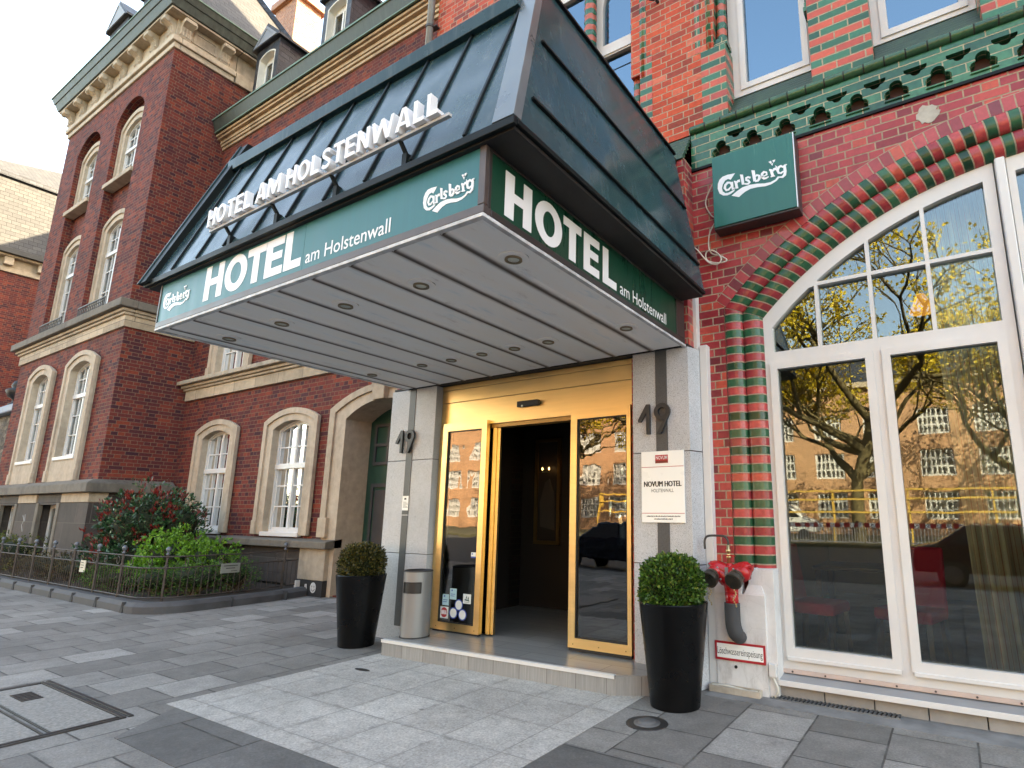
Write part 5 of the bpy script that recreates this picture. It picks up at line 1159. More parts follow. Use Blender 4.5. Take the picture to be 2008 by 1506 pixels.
# ================================================================== inside the restaurant
def chair(x, y, rz, label):
    t = thing('dining_chair', label, 'chair', (0, 0, 0), 'red chairs behind the window')
    MB().box(-.23, .23, -.23, .23, .40, .50).build('seat', M['red_fabric'], t, bevel=.03)
    m = MB(); m.hexa([(-.23, .16, .42), (.23, .16, .42), (.23, .23, .42), (-.23, .23, .42), (-.22, .24, 1.0), (.22, .24, 1.0), (.22, .30, 1.0), (-.22, .30, 1.0)]); m.build('backrest', M['red_fabric'], t, bevel=.025)
    for sx in (-1, 1):
        for sy in (-1, 1): m = MB(); m.bar((sx*.19, sy*.19, .41), (sx*.2, sy*.21, 0), .04, .04); m.build('leg', M['dark_wood'], t)
    t.location = (x, y, .2); t.rotation_euler[2] = rz; return t
chair(-1.15, 5.85, math.radians(80), 'red upholstered chair behind the left pane of the shop window')
chair(-.38, 5.85, math.radians(-15), 'red upholstered chair by the striped curtain behind the shop window')
tb = thing('dining_table', 'dark square table among the red chairs behind the shop window', 'table', (-.9, 6.9, .2))
MB().box(-1.3, -.5, 6.5, 7.3, .92, .96).build('tabletop', M['dark_wood'], tb, bevel=.01)
for sx in (-1.25, -.55):
    for sy in (6.55, 7.25): MB().box(sx-.03, sx+.03, sy-.03, sy+.03, .2, .92).build('leg', M['dark_wood'], tb)
def curtain_(x0, x1, y, z0, z1, amp, wl, label, leanx=0.0):
    m = MB(); n = int((x1-x0)/.012); pts = []
    for i in range(n+1):
        x = x0+(x1-x0)*i/n
        for z, s_ in ((z0, 1.0), (z1, .8)):
            pts.append((x+leanx*(z-z0)/(z1-z0), y+amp*s_*math.sin(x*2*math.pi/wl)+.3*amp*math.sin(x*17), z))
    for i in range(n): m.face([pts[2*i], pts[2*i+2], pts[2*i+3], pts[2*i+1]], [(i*.012*2.2, z0), ((i+1)*.012*2.2, z0), ((i+1)*.012*2.2, z1), (i*.012*2.2, z1)])
    o = weld(m.build('curtain', M['curtain'], smooth=True, org=(x0, y, z0))); md = o.modifiers.new('solid', 'SOLIDIFY'); md.thickness = .004
    return tag(o, label, 'curtain')
curtain_(.12, .62, 5.62, .30, 4.45, .05, .13, 'cream and red striped curtain behind the right pane of the shop window', -.12)
lp = thing('pendant_lamp', 'glowing orange pendant lamp inside behind the arched window', 'lamp', (-.05, 6.6, 3.6))
mb = MB(); mb.lathe([(.04, 3.86), (.13, 3.66), (.125, 3.65), (.03, 3.85)], (-.05, 6.9, 0), 20); mb.build('lamp_shade', emis('lit_lampshade', (1.0, .42, .10), .10), lp, smooth=True)
mb = MB(); mb.tube([(-.05, 6.9, 3.9), (-.05, 6.9, 4.6)], .008, 6); mb.build('cord', M['black'], lp)
# lobby pictures
def poster(x0, x1, z0, z1, label):
    t = thing('framed_poster', label, 'picture', ((x0+x1)/2, 6.95, z0), 'posters in the lobby')
    m = MB(); m.plate([rect(x0, x1, z0, z1), rect(x0+.05, x1-.05, z0+.05, z1-.05)], XZ, 6.95, 7.0); m.build('frame', M['gold_dark'], t)
    MB().box(x0+.04, x1-.04, 6.98, 7.01, z0+.04, z1-.04).build('print', M['black_wall'], t)
    m = MB(); cx = (x0+x1)/2; m.plate([[(cx-.12, z0+.25), (cx+.14, z0+.2), (cx+.12, z0+.75), (cx+.03, z0+.95), (cx-.05, z0+.9), (cx-.14, z0+.6)]], XZ, 6.972, 6.979); m.build('figure', plain('dim_figure', (.06, .055, .05), .6), t)
poster(-5.32, -4.86, 1.05, 2.6, 'dark gold framed poster deep in the lobby, left of the other')
poster(-4.66, -4.12, 1.05, 2.6, 'dark gold framed poster deep in the lobby, right of the other')
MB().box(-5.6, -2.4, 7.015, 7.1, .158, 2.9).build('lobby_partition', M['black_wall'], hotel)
wl_ = thing('wall_lamp', 'small lit wall lamp with two candle bulbs inside the dark lobby', 'lamp', (-5.1, 6.9, 2.15))
MB().bar((-5.14, 6.9, 2.1), (-5.02, 6.9, 2.1), .02, .02).build('arm', M['brass'], wl_)
mb = MB(); mb.lathe([(0, .0), (.012, .02), (0, .05)], (-5.14, 6.9, 2.12), 8); mb.lathe([(0, .0), (.012, .02), (0, .05)], (-5.02, 6.9, 2.12), 8); mb.build('bulb', M['spark'], wl_)
print('canopy ok')
# ================================================================== NEIGHBOURING BRICK BUILDING
nb = thing('brick_building', 'dark red brick building with sandstone windows and tower wing left of the canopy', 'building', (-16.4, 6.75, 0))
WM, WT, XT, XL = 6.75, 5.25, -16.4, -23.75
def swindow(x0, x1, z0, zs, rise, band, yf, ydep, cols, splits, tr, z_in=None, sillz=None, keyst=True, foot=True, frame_mat='white', mullw=.05):
    """sandstone surround (outer x0..x1), casement frame set back by ydep, pane, sill"""
    zi = z0 if z_in is None else z_in
    ix0, ix1 = x0+band, x1-band; izs = zs-.16; irise = rise*.72
    out = arch_loop(x0, x1, z0, zs, rise); inn = arch_loop(ix0, ix1, zi, izs, irise)
    m = MB(); m.plate([out, inn], XZ, yf, yf+ydep+.10)
    # outer label moulding, small step proud
    out2 = arch_loop(x0-.035, x1+.035, z0+.0, zs+.015, rise+.02); inn2 = arch_loop(x0+.085, x1-.085, z0-.001, zs-.06, rise*.9)
    k = len(out2)
    m.plate([[out2[1]]+out2[2:]+[out2[0], inn2[0]]+inn2[2:][::-1]+[inn2[1]]], XZ, yf-.035, yf+.03)
    if foot:
        for xa in (x0-.05, x1-.10): m.box(xa, xa+.15, yf-.055, yf+.02, z0, z0+.28)
    sr = m.build('window_surround', M['stone_pale'], nb, bevel=.012)
    fn = arch_fn(ix0, ix1, izs, irise)
    inset = lambda x: fn(x)-.075
    fx0, fx1 = ix0+.085, ix1-.085
    xs = [fx0+(fx1-fx0)*i/cols for i in range(cols+1)]; hs = []
    zz = splits
    for i in range(cols):
        a = xs[i]+(.013 if i else 0); b = xs[i+1]-(.013 if i < cols-1 else 0)
        if cols % 2 == 0:
            if i == cols//2: a = xs[i]+mullw
            if i == cols//2-1: b = xs[i+1]-mullw
        for j in range(len(zz)-1):
            zb = zz[j]+(.013 if j else 0); zt = zz[j+1]-.013
            if j+1 == tr: zt = zz[j+1]-.065
            if j == tr: zb = zz[j]+.065
            if j == len(zz)-2: zt = 99
            c = cell(a, b, zb, zt, inset, 5)
            if c: hs.append(c)
    yy = yf+ydep
    m = MB(); m.plate([arch_loop(ix0-.03, ix1+.03, zi+.01, izs, irise+.01)]+hs, XZ, yy, yy+.06)
    zt_ = zz[tr] if tr else None
    if zt_: m.box(ix0, ix1, yy-.045, yy+.001, zt_-.05, zt_+.05)
    m.box((ix0+ix1)/2-.035, (ix0+ix1)/2+.035, yy-.022, yy+.001, zi+.02, izs)
    m.plate([arch_loop(ix0, ix1, zi+.012, izs, irise), arch_loop(ix0+.05, ix1-.05, zi+.06, izs-.03, irise*.96)], XZ, yy-.03, yy-.001)
    f = m.build('window', M['white'], nb, bevel=.006)
    MB().plate([arch_loop(ix0, ix1, zi+.03, izs-.01, irise)], XZ, yy+.03, yy+.04).build('pane', M['glass_old'], f)
    MB().box(ix0+.02, ix1-.02, yy+.30, yy+.32, zi+.05, izs+irise*.6).build('blind', plain('grey_blind', (.22, .23, .235), .8, var=.3, sc=1.5), f)
    m = MB(); m.box(ix0-.02, ix1+.02, yf-.03, yy+.05, zi-.07, zi+.012); m.build('sill', M['white'], f, bevel=.006)
    return sr
def wall_hole(x0, x1, z0, zs, rise, band): return arch_loop(x0+band*.5, x1-band*.5, z0+.05, zs-.08, rise*.85)
# --- middle wing wall
mids = [(-15.40, -13.56), (-12.40, -10.55)]
ups = [(-15.30, -13.45), (-12.35, -10.5), (-9.4, -7.55)]
holes = [wall_hole(a, b, 1.05, 3.38, .24, .29) for a, b in mids]+[wall_hole(a, b, 4.70, 7.75, .26, .29) for a, b in ups]
holes.append(arch_loop(-9.72, -7.55, -.02+.05, 3.28, .32))
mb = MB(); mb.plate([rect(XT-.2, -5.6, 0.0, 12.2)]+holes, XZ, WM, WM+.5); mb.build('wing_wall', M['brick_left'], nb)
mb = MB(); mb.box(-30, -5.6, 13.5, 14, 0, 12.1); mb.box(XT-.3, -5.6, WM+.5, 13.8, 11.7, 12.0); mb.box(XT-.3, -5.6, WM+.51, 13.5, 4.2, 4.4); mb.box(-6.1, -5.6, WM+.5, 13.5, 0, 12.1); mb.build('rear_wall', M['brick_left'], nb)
for a, b in mids: swindow(a, b, 1.06, 3.38, .22, .29, WM-.06, .17, 4, [1.20, 1.62, 2.04, 2.44, 2.84, 3.4], 3, z_in=1.10)
for a, b in ups: swindow(a, b, 4.70, 7.75, .26, .29, WM-.06, .17, 4, [4.86, 5.35, 5.85, 6.35, 6.9, 7.8], 3)
# storey band
mb = MB(); mb.box(-16.30, -5.6, WM-.07, WM+.05, 4.25, 4.50); mb.build('storey_band', M['stone_joint'], nb, bevel=.006)
mb = MB(); mb.box(-16.35, -5.6, WM-.12, WM+.05, 4.50, 4.56); mb.box(-16.38, -5.6, WM-.17, WM+.05, 4.56, 4.63); mb.build('band_moulding', M['stone'], nb, bevel=.02)
mb = MB()
for i in range(10): mb.box(-16.42+i*1.1, -16.42+i*1.1+1.094, WM-.26, WM+.05, 4.635, 4.735)
mb.build('band_slab', stone_mat('weathered_slab', (.40, .34, .26), (.13, .11, .09), .7), nb, bevel=.012)
# plinth of the wing
mb = MB(); mb.box(-16.3, -10.57, WM-.09, WM+.1, .34, .84); mb.box(-16.3, -12.12, WM-.09, WM+.1, 0, .34); mb.box(-10.99, -10.57, WM-.09, WM+.1, 0, .34); mb.box(-12.12, -10.99, WM-.09, WM+.1, 0, .05); mb.box(-12.12, -10.99, WM-.09, WM+.1, .16, .34)
mb.build('plinth', M['stone_soot'], nb, bevel=.01)
MB().box(-12.14, -10.97, WM-.02, WM+.05, .03, .18).build('vent_opening', M['black'], nb)
mb = MB(); mb.box(-10.57, -9.775, 6.60, WM+.2, .28, .84); mb.build('plinth_pier', stone_mat('stained_pier_stone', (.40, .33, .25), (.10, .08, .07), .7), nb, bevel=.012)
MB().box(-10.57, -9.77, 6.595, WM+.2, 0, .279).build('painted_base', plain('black_base_paint', (.022, .021, .021), .7, var=.3), nb)
mb = MB(); mb.hexa([(-16.3, 6.55, .845), (-9.66, 6.50, .845), (-9.66, WM+.1, .845), (-16.3, WM+.1, .845), (-16.3, 6.55, .97), (-9.66, 6.50, .97), (-9.66, WM+.1, 1.03), (-16.3, WM+.1, 1.03)]); mb.build('plinth_ledge', M['stone_dark'], nb, bevel=.012)
# smiling graffiti
mb = MB(); mb.plate([oval(-10.03, .155, .085, .092), oval(-10.065, .175, .012, .022, 10), oval(-10.0, .175, .012, .022, 10), ribbon([(-10.085, .14), (-10.06, .105), (-10.03, .095), (-10.0, .105), (-9.975, .14)], .014)], XZ, 6.592, 6.596)
mb.plate([ribbon([(-10.28, .10), (-10.27, .20), (-10.24, .205), (-10.23, .10)], .025)], XZ, 6.5915, 6.596); mb.box(-10.50, -10.44, 6.52, 6.594, .05, .26)
mb.build('painted_smile', plain('white_spray_paint', (.55, .55, .53), .7, var=.2), nb)
# gateway
gx0, gx1 = -10.085, -7.2
mb = MB(); out = arch_loop(gx0, gx1, 0, 3.45, .36); inn = arch_loop(-9.66, -7.62, -.001, 3.25, .30)
mb.plate([[out[1]]+out[2:]+[out[0], inn[0]]+inn[2:][::-1]+[inn[1]]], XZ, WM-.06, WM+.52); mb.build('gate_surround', M['stone_pale'], nb, bevel=.015)
out = arch_loop(gx0-.04, gx1+.04, 1.05, 3.47, .38); inn = arch_loop(gx0+.12, gx1-.12, 1.049, 3.39, .34)
mb = MB(); mb.plate([[out[1]]+out[2:]+[out[0], inn[0]]+inn[2:][::-1]+[inn[1]]], XZ, WM-.10, WM); mb.box(gx0-.06, gx0+.2, WM-.13, WM, 1.04, 1.4)
mb.hexa([(-8.80, WM-.16, 3.52), (-8.50, WM-.16, 3.52), (-8.50, WM, 3.52), (-8.80, WM, 3.52), (-8.85, WM-.2, 4.0), (-8.45, WM-.2, 4.0), (-8.45, WM, 4.0), (-8.85, WM, 4.0)]); mb.build('gate_moulding', M['stone'], nb, bevel=.012)
mb = MB(); mb.plate([arch_loop(-9.68, -7.6, .02, 3.27, .30)], XZ, 7.27, 7.33); g = mb.build('gate', M['door_green'], nb)
mb = MB()
for xa, xb in ((-9.50, -8.70), (-8.56, -7.78)):
    mb.plate([rect(xa, xb, .55, 2.05), rect(xa+.07, xb-.07, .62, 1.98)], XZ, 7.245, 7.275); mb.box(xa+.12, xb-.12, 7.25, 7.272, .68, 1.92)
    mb.plate([rect(xa, xb, 2.40, 3.2), rect(xa+.06, (xa+xb)/2-.03, 2.46, 2.76), rect((xa+xb)/2+.03, xb-.06, 2.46, 2.76), rect(xa+.06, (xa+xb)/2-.03, 2.82, 3.14), rect((xa+xb)/2+.03, xb-.06, 2.82, 3.14)], XZ, 7.24, 7.272)
mb.build('gate_panel', M['door_grey'], g, bevel=.006)
# main eaves
lays = [(11.42, 11.50, .05), (11.50, 11.57, .09), (11.57, 11.66, .12), (11.66, 11.72, .20), (11.72, 11.79, .25)]
mb = MB()
for za, zb, d in lays: mb.box(-16.39, -6.13, WM-d, WM+.1, za, zb-.002)
mb.build('eaves_cornice', stone_mat('ochre_sandstone', (.46, .33, .21), (.15, .095, .055), .65), nb, bevel=.012)
mb = MB(); mb.hexa([(-16.35, WM-.30, 11.80), (-6.13, WM-.30, 11.80), (-6.13, WM+.1, 11.80), (-16.35, WM+.1, 11.80), (-16.35, WM-.40, 12.12), (-6.13, WM-.40, 12.12), (-6.13, WM+.1, 12.12), (-16.35, WM+.1, 12.12)]); mb.build('gutter', M['copper'], nb, bevel=.01)
mb = MB(); mb.box(-16.35, -6.13, WM-.42, WM-.37, 12.10, 12.145); mb.box(-16.35, -6.13, WM-.315, WM-.28, 11.785, 11.815); mb.build('gutter_rim', M['copper_edge'], nb)
mb = MB(); mb.face([(-16.6, WM-.15, 12.1), (-5.6, WM-.15, 12.1), (-5.6, WM+3.0, 15.1), (-16.6, WM+3.0, 15.1)]); mb.face([(-16.6, WM+3.0, 15.1), (-5.6, WM+3.0, 15.1), (-5.6, 13.8, 12.1), (-16.6, 13.8, 12.1)]); mb.build('wing_roof', M['slate'], nb)
def dormer(xc, w, yf, z0, zw, zr, yb, par):
    x0, x1 = xc-w/2, xc+w/2; ox0, ox1 = xc-w*.35, xc+w*.35
    m = MB(); m.plate([rect(x0, x1, z0, zw), arch_loop(ox0, ox1, z0+.12, zw-.32, .12)], XZ, yf, yf+.12); m.box(x0, x0+.1, yf+.12, yb, z0, zw); m.box(x1-.1, x1, yf+.12, yb, z0, zw)
    d = m.build('dormer', M['slate'], par)
    m = MB(); m.prism([(x0-.10, zw), (x1+.10, zw), (x1+.10, zw+.07), (xc, zr+.09), (x0-.10, zw+.07)], XZ, yf-.10, yb); m.build('dormer_roof', M['slate'], d)
    m = MB(); m.plate([[(x0-.02, zw+.02), (x1+.02, zw+.02), (xc, zr-.02)], [(x0+.14, zw+.07), (x1-.14, zw+.07), (xc, zr-.12)]], XZ, yf-.125, yf-.09); m.prism([(x0+.12, zw+.06), (x1-.12, zw+.06), (xc, zr-.11)], XZ, yf-.108, yf-.10); m.build('pediment', plain('pale_slate_paint', (.24, .26, .29), .6), d)
    m = MB(); m.plate([arch_loop(ox0-.02, ox1+.02, z0+.10, zw-.32, .14), rect(ox0+.09, xc-.03, z0+.24, zw-.42), rect(xc+.03, ox1-.09, z0+.24, zw-.42)], XZ, yf+.17, yf+.22); fr = m.build('window', M['white'], d, bevel=.008)
    m = MB(); out = arch_loop(ox0, ox1, z0+.12, zw-.32, .12); inn = arch_loop(ox0+.03, ox1-.03, z0+.15, zw-.35, .11); m.plate([out, inn], XZ, yf-.005, yf+.17); m.build('reveal', plain('cream_reveal', (.70, .66, .58), .6), d)
    MB().box(ox0+.05, ox1-.05, yf+.19, yf+.2, z0+.2, zw-.36).build('pane', M['glass_old'], fr)
    m = MB(); m.box(ox0, ox1, yf+.5, yf+.55, z0+.1, zw-.1); m.build('dark_room', M['dark_wall'], d)
    return d
dormer(-15.02, 1.14, 6.9, 12.35, 14.36, 14.92, 9.2, nb); dormer(-11.86, 1.14, 6.9, 12.35, 14.36, 14.92, 9.2, nb)
dp = thing('drain_pipe', 'grey rain downpipe at the corner of the orange brick wall and the stone eaves', 'downpipe', (-6.17, 5.1, 5.2))
mb = MB(); mb.tube([(-6.17, 5.09, 5.2), (-6.17, 5.09, 25)], .055, 14); mb.build('pipe', plain('grey_zinc_pipe', (.20, .22, .23), .45, .3, var=.2), dp, smooth=True)
mb = MB()
for z in (6.5, 8.9, 10.6): mb.lathe([(.055, z-.02), (.066, z-.02), (.066, z+.02), (.055, z+.02)], (-6.17, 5.09, 0), 14, cap=False); mb.box(-6.18, -6.05, 5.1, 5.18, z-.01, z+.01)
mb.build('pipe_clamp', M['steel_dark'], dp)

MB().box(-31, -24, 16, 42, 0, 22).build('shade_block', M['brick_left'], nb)  # unseen block added to keep the sun off the far building's wall
# --- tower wing
niche = [(-19.58, -17.78), (-22.50, -20.73)]
g1 = [(-19.45, -17.54), (-22.28, -20.46)]
bw = [(-19.42, -18.05), (-22.40, -21.03)]
th = [arch_loop(a, b, 6.52, 12.52, .52) for a, b in niche]+[wall_hole(a, b, 2.25, 5.24, .25, .30) for a, b in g1]
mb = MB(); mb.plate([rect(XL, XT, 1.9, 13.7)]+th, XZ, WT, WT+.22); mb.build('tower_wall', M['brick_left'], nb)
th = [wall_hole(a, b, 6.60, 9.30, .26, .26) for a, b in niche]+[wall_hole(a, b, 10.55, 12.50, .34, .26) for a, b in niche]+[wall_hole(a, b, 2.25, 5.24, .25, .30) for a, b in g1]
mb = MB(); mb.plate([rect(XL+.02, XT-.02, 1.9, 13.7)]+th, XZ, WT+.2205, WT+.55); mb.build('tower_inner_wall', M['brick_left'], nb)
mb = MB(); mb.box(XT-.4, XT, WT+.221, 9.5, 1.9, 13.7); mb.box(XL, XL+.4, WT+.221, 9.5, 1.9, 13.7); mb.box(XL, XT, 9.5, 9.8, 1.9, 13.7); mb.box(XL+.4, XT-.4, WT+.56, 9.5, 6.2, 6.4); mb.box(XL+.4, XT-.4, WT+.56, 9.5, 13.5, 13.7); mb.box(XL+.4, XT-.4, WT+.56, 9.5, 1.7, 2.0); mb.build('tower_side_wall', M['brick_left'], nb)
for a, b in g1: swindow(a, b, 2.22, 5.24, .25, .30, WT-.08, .18, 4, [2.92, 3.4, 3.9, 4.4, 4.85, 5.3], 3, z_in=2.82)
for a, b in niche:
    swindow(a+.02, b-.02, 6.55, 9.30, .28, .24, WT+.16, .11, 4, [6.75, 7.35, 7.95, 8.45, 8.9, 9.3], 3, foot=False)
    swindow(a+.02, b-.02, 10.56, 12.38, .36, .24, WT+.16, .11, 4, [10.75, 11.2, 11.65, 12.05, 12.5], 2, foot=False)
mb = MB()
for a, b in niche: mb.box(a-.03, b+.03, WT-.06, WT+.2, 10.44, 10.57)
for a, b in g1: mb.box(a+.28, b-.28, WT-.09, WT+.15, 2.72, 2.82); mb.plate([rect(a+.31, b-.31, 2.25, 2.71), rect(a+.45, b-.45, 2.36, 2.62)], XZ, WT-.05, WT+.1); mb.box(a+.4, b-.4, WT-.03, WT+.1, 2.3, 2.65)
mb.build('stone_sill', M['stone'], nb, bevel=.012)
# balconette railings
for a, b in niche:
    mb = MB(); n = 14
    mb.bar((a+.02, WT-.06, 6.86), (b-.02, WT-.06, 6.86), .03, .03); mb.bar((a+.02, WT-.06, 6.56), (b-.02, WT-.06, 6.56), .02, .02)
    for i in range(n+1): x = a+.03+(b-a-.06)*i/n; mb.bar((x, WT-.06, 6.52), (x, WT-.06, 6.86), .016, .016)
    for i in range(n): x = a+.03+(b-a-.06)*(i+.5)/n; mb.tube([(x+.045*math.cos(t_*math.pi/4), WT-.06, 6.71+.07*math.sin(t_*math.pi/4)) for t_ in range(9)], .008, 4)
    mb.build('window_railing', M['steel_dark'], nb)
# bands and cornice of the tower
def ring_boxes(mb, d, z0, z1, back=9.8):
    mb.box(XL-d, XT+d, WT-d, WT+.1, z0, z1); mb.box(XT-.1, XT+d, WT+.1005, WM-.02, z0, z1); mb.box(XL-d, XL+.1, WT+.1005, back, z0, z1)
for nm, mt, ls, bv in (('tower_band', 'stone_joint', [(5.84, 6.12, .05)], .006), ('tower_band_moulding', 'stone', [(6.122, 6.19, .10), (6.192, 6.27, .15)], .02), ('tower_band_slab', 'stone_dark', [(6.272, 6.47, .25)], .02),
                       ('tower_architrave', 'stone_pale', [(13.62, 13.78, .05), (13.782, 13.95, .11)], .02), ('tower_frieze', 'stone', [(13.952, 14.50, .03)], .006), ('tower_soffit', 'stone', [(14.502, 14.56, .30)], .01)):
    mb = MB()
    for z0, z1, d in ls: ring_boxes(mb, d, z0, z1)
    mb.build(nm, M[mt], nb, bevel=bv)
# upper side of tower architrave continues over the wing roof
mb = MB()
for z0, z1, d in ((13.62, 13.95, .08), (13.952, 14.5, .03), (14.502, 14.56, .30)): mb.box(XT-.1, XT+d, WM, 9.8, z0, z1)
mb.build('tower_return_cornice', M['stone'], nb, bevel=.01)
def corbel(x, y, ang):
    m = MB(); pr = [(0, 0), (.05, 0), (.07, .08), (.065, .2), (.10, .30), (.20, .36), (.28, .40), (.29, .47), (.24, .52), (0, .52)]
    d = Vector((math.sin(ang), -math.cos(ang), 0)); s_ = Vector((math.cos(ang), math.sin(ang), 0))
    for sgn, w in ((1, .13),):
        A = [Vector((x, y, 13.97))+d*p[0]-s_*w+Vector((0, 0, p[1])) for p in pr]; B = [q+s_*2*w for q in A]; n = len(pr)
        m.idx(A+B, [tuple(range(n)), tuple(range(2*n-1, n-1, -1))]+[(i, n+i, n+(i+1) % n, (i+1) % n) for i in range(n)])
    for t_ in (-.14, .14):
        c = Vector((x, y, 14.36))+d*.22+s_*t_; m.tube([c-s_*.012, c+s_*.012], .07, 14)
        c = Vector((x, y, 14.06))+d*.06+s_*t_; m.tube([c-s_*.010, c+s_*.010], .045, 12)
    for t_ in (-.07, 0, .07): m.bar(Vector((x, y, 14.02))+d*.085+s_*t_, Vector((x, y, 14.28))+d*.105+s_*t_, .02, .02)
    return m.build('corbel', M['stone_pale'], nb, bevel=.008)
for i in range(8): corbel(-16.58-i*1.005, WT-.03, 0)
corbel(XT+.03, 5.42, math.pi/2); corbel(XT+.03, 6.40, math.pi/2); corbel(XT+.03, 7.4, math.pi/2)
mb = MB(); mb.plate([rect(5.62, 6.2, 14.05, 14.42), rect(5.68, 6.14, 14.11, 14.36)], YZ, XT+.05, XT+.02); mb.build('frieze_panel', M['stone_pale'], nb, bevel=.006)
mb = MB()
def gut(d0, d1, z0, z1):
    P = lambda d, z: [(XL-d, WT-d, z), (XT+d, WT-d, z), (XT+d, 9.9, z), (XL-d, 9.9, z)]
    mb.hexa(P(d0, z0)+P(d1, z1))
gut(.34, .42, 14.565, 14.80); gut(.44, .50, 14.802, 14.99); mb.build('tower_gutter', M['copper'], nb, bevel=.01)
mb = MB(); gut(.52, .52, 14.992, 15.03); mb.build('tower_gutter_rim', M['copper_edge'], nb)
# tower roof: hipped, pale tile
e = .40; zt0, zt1, ins = 15.02, 19.6, 2.9
B_ = [(XL-e, WT-e, zt0), (XT+e, WT-e, zt0), (XT+e, 9.35, zt0), (XL-e, 9.35, zt0)]; ym = (WT-e+9.35)/2
T_ = [(XL+ins-.5, ym-.05, zt1), (XT-ins+.5, ym-.05, zt1), (XT-ins+.5, ym+.05, zt1), (XL+ins-.5, ym+.05, zt1)]
mb = MB(); [mb.face([B_[i], B_[(i+1) % 4], T_[(i+1) % 4], T_[i]]) for i in range(4)]; mb.build('tower_roof', M['tile'], nb)
mb = MB(); mb.bar(B_[2], T_[2], .28, .14); mb.bar(B_[1], T_[1], .22, .10); mb.build('hip_ridge', M['slate'], nb)
for xc in (-21.9, -19.35): dormer(xc, 1.45, 5.45, 15.2, 17.3, 18.1, 7.0, nb)
mb = MB(); mb.box(-21.35, -19.85, 9.9, 10.9, 14, 21.4); c_ = mb.build('chimney', M['chim'], nb)
mb = MB(); mb.box(-21.5, -19.7, 9.75, 11.05, 21.4, 21.7); mb.build('chimney_cap', M['chim'], c_, bevel=.02)
# tower plinth
ledge = [(-24.1, WT-.27), (XT+.27, WT-.27), (XT+.27, WM-.03), (XT-.2, WM-.03), (XT-.2, WT+.2), (-24.1, WT+.2)]
mb = MB(); mb.prism(ledge, XY, 1.92, 2.13); mb.hexa([(-24.1, WT-.25, 2.131), (XT+.25, WT-.25, 2.131), (XT+.02, WT+.02, 2.131), (-24.1, WT+.02, 2.131), (-24.1, WT-.1, 2.22), (XT+.1, WT-.1, 2.22), (XT+.02, WT+.02, 2.22), (-24.1, WT+.02, 2.22)])
mb.hexa([(XT+.25, WT-.25, 2.131), (XT+.25, WM-.04, 2.131), (XT-.01, WM-.04, 2.131), (XT-.01, WT, 2.131), (XT+.1, WT-.1, 2.22), (XT+.1, WM-.04, 2.22), (XT-.01, WM-.04, 2.22), (XT-.01, WT, 2.22)]); mb.build('tower_ledge', M['stone_dark'], nb, bevel=.02)
mb = MB(); bwh = [rect(a, b, .25, 1.9) for a, b in bw]
mb.plate([[(-24.0, 0), (XT+.12, 0), (XT+.12, 1.70), (-24.0, 1.70)]]+[rect(a, b, .25, 1.66) for a, b in bw], XZ, WT-.13, WT+.3); mb.box(XT-.2, XT+.12, WT+.301, WM, 0, 1.70); mb.build('tower_plinth', M['stone_soot'], nb)
mb = MB(); xs = [-24.0, -22.55, -20.9, -19.55, -17.9, XT+.14]
for k, (a, b) in enumerate(zip(xs[:-1], xs[1:])): mb.box(a+.004, b-.004, WT-.15, WT+.2, 1.705, 1.915) if k % 2 == 0 else None
mb.build('plinth_course', M['stone'], nb, bevel=.008)
mb = MB()
for k, (a, b) in enumerate(zip(xs[:-1], xs[1:])): mb.box(a+.004, b-.004, WT-.12, WT+.2, 1.705, 1.91) if k % 2 == 1 else None
mb.box(XT-.2, XT+.10, WT+.21, WM, 1.705, 1.915); mb.build('plinth_lintel', M['stone_soot'], nb, bevel=.008)
mb = MB()
for a, b in bw:
    for xx in (a, b): mb.box(xx-.09, xx+.09, WT-.15, WT-.05, 0, 1.70)
mb.build('plinth_jamb', M['stone_dark'], nb, bevel=.012)
for a, b in bw:
    m = MB(); m.plate([rect(a+.06, b-.06, .3, 1.66), rect(a+.14, (a+b)/2-.04, .4, 1.58), rect((a+b)/2+.04, b-.14, .4, 1.58)], XZ, WT+.10, WT+.16); f = m.build('window', M['white'], nb, bevel=.006); MB().box(a+.08, b-.08, WT+.13, WT+.14, .32, 1.64).build('pane', M['glass_old'], f)
MB().box(XL, XT-.3, WT+.9, WT+1.0, 0, 1.9).build('cellar_wall', M['dark_wall'], nb)
mb = MB(); mb.plate([ribbon([(-20.35, 1.40), (-20.22, 1.28), (-20.30, 1.15), (-20.18, 1.0)], .03), ribbon([(-20.20, 1.42), (-20.26, 1.25)], .03), ribbon([(-20.40, 1.30), (-20.25, 1.32)], .025)][:1], XZ, WT-.137, WT-.13); mb.plate([ribbon([(-20.20, 1.42), (-20.14, 1.25)], .03)], XZ, WT-.137, WT-.13); mb.build('scrawl', plain('grey_spray_paint', (.30, .30, .30), .7), nb)

# ================================================================== farther wing beyond the tower
fb = thing('far_building', 'farther brick building with a sunlit pale tiled roof behind the tower wing', 'building', (-34, 8, 0))
MB().box(-60, -34, 2.0, 30, 0, 11.72).build('wall', M['brick_left'], fb)
mb = MB(); mb.box(-60.2, -33.9, 1.9, 30.1, 11.73, 11.95); mb.box(-60.1, -33.95, 1.95, 30.05, 11.952, 12.35); mb.box(-60.4, -33.65, 1.65, 30.3, 12.352, 12.45); mb.build('cornice', M['stone'], fb, bevel=.02)
mb = MB()
for y in (4.2, 5.3, 6.4, 7.5, 8.6, 9.7): mb.box(-33.96, -33.70, y-.15, y+.15, 12.0, 12.351)
mb.build('corbel', M['stone_pale'], fb, bevel=.02)
mb = MB(); mb.box(-60.6, -33.45, 1.45, 30.5, 12.452, 12.66); mb.build('gutter', plain('black_gutter', (.03, .032, .033), .5), fb)
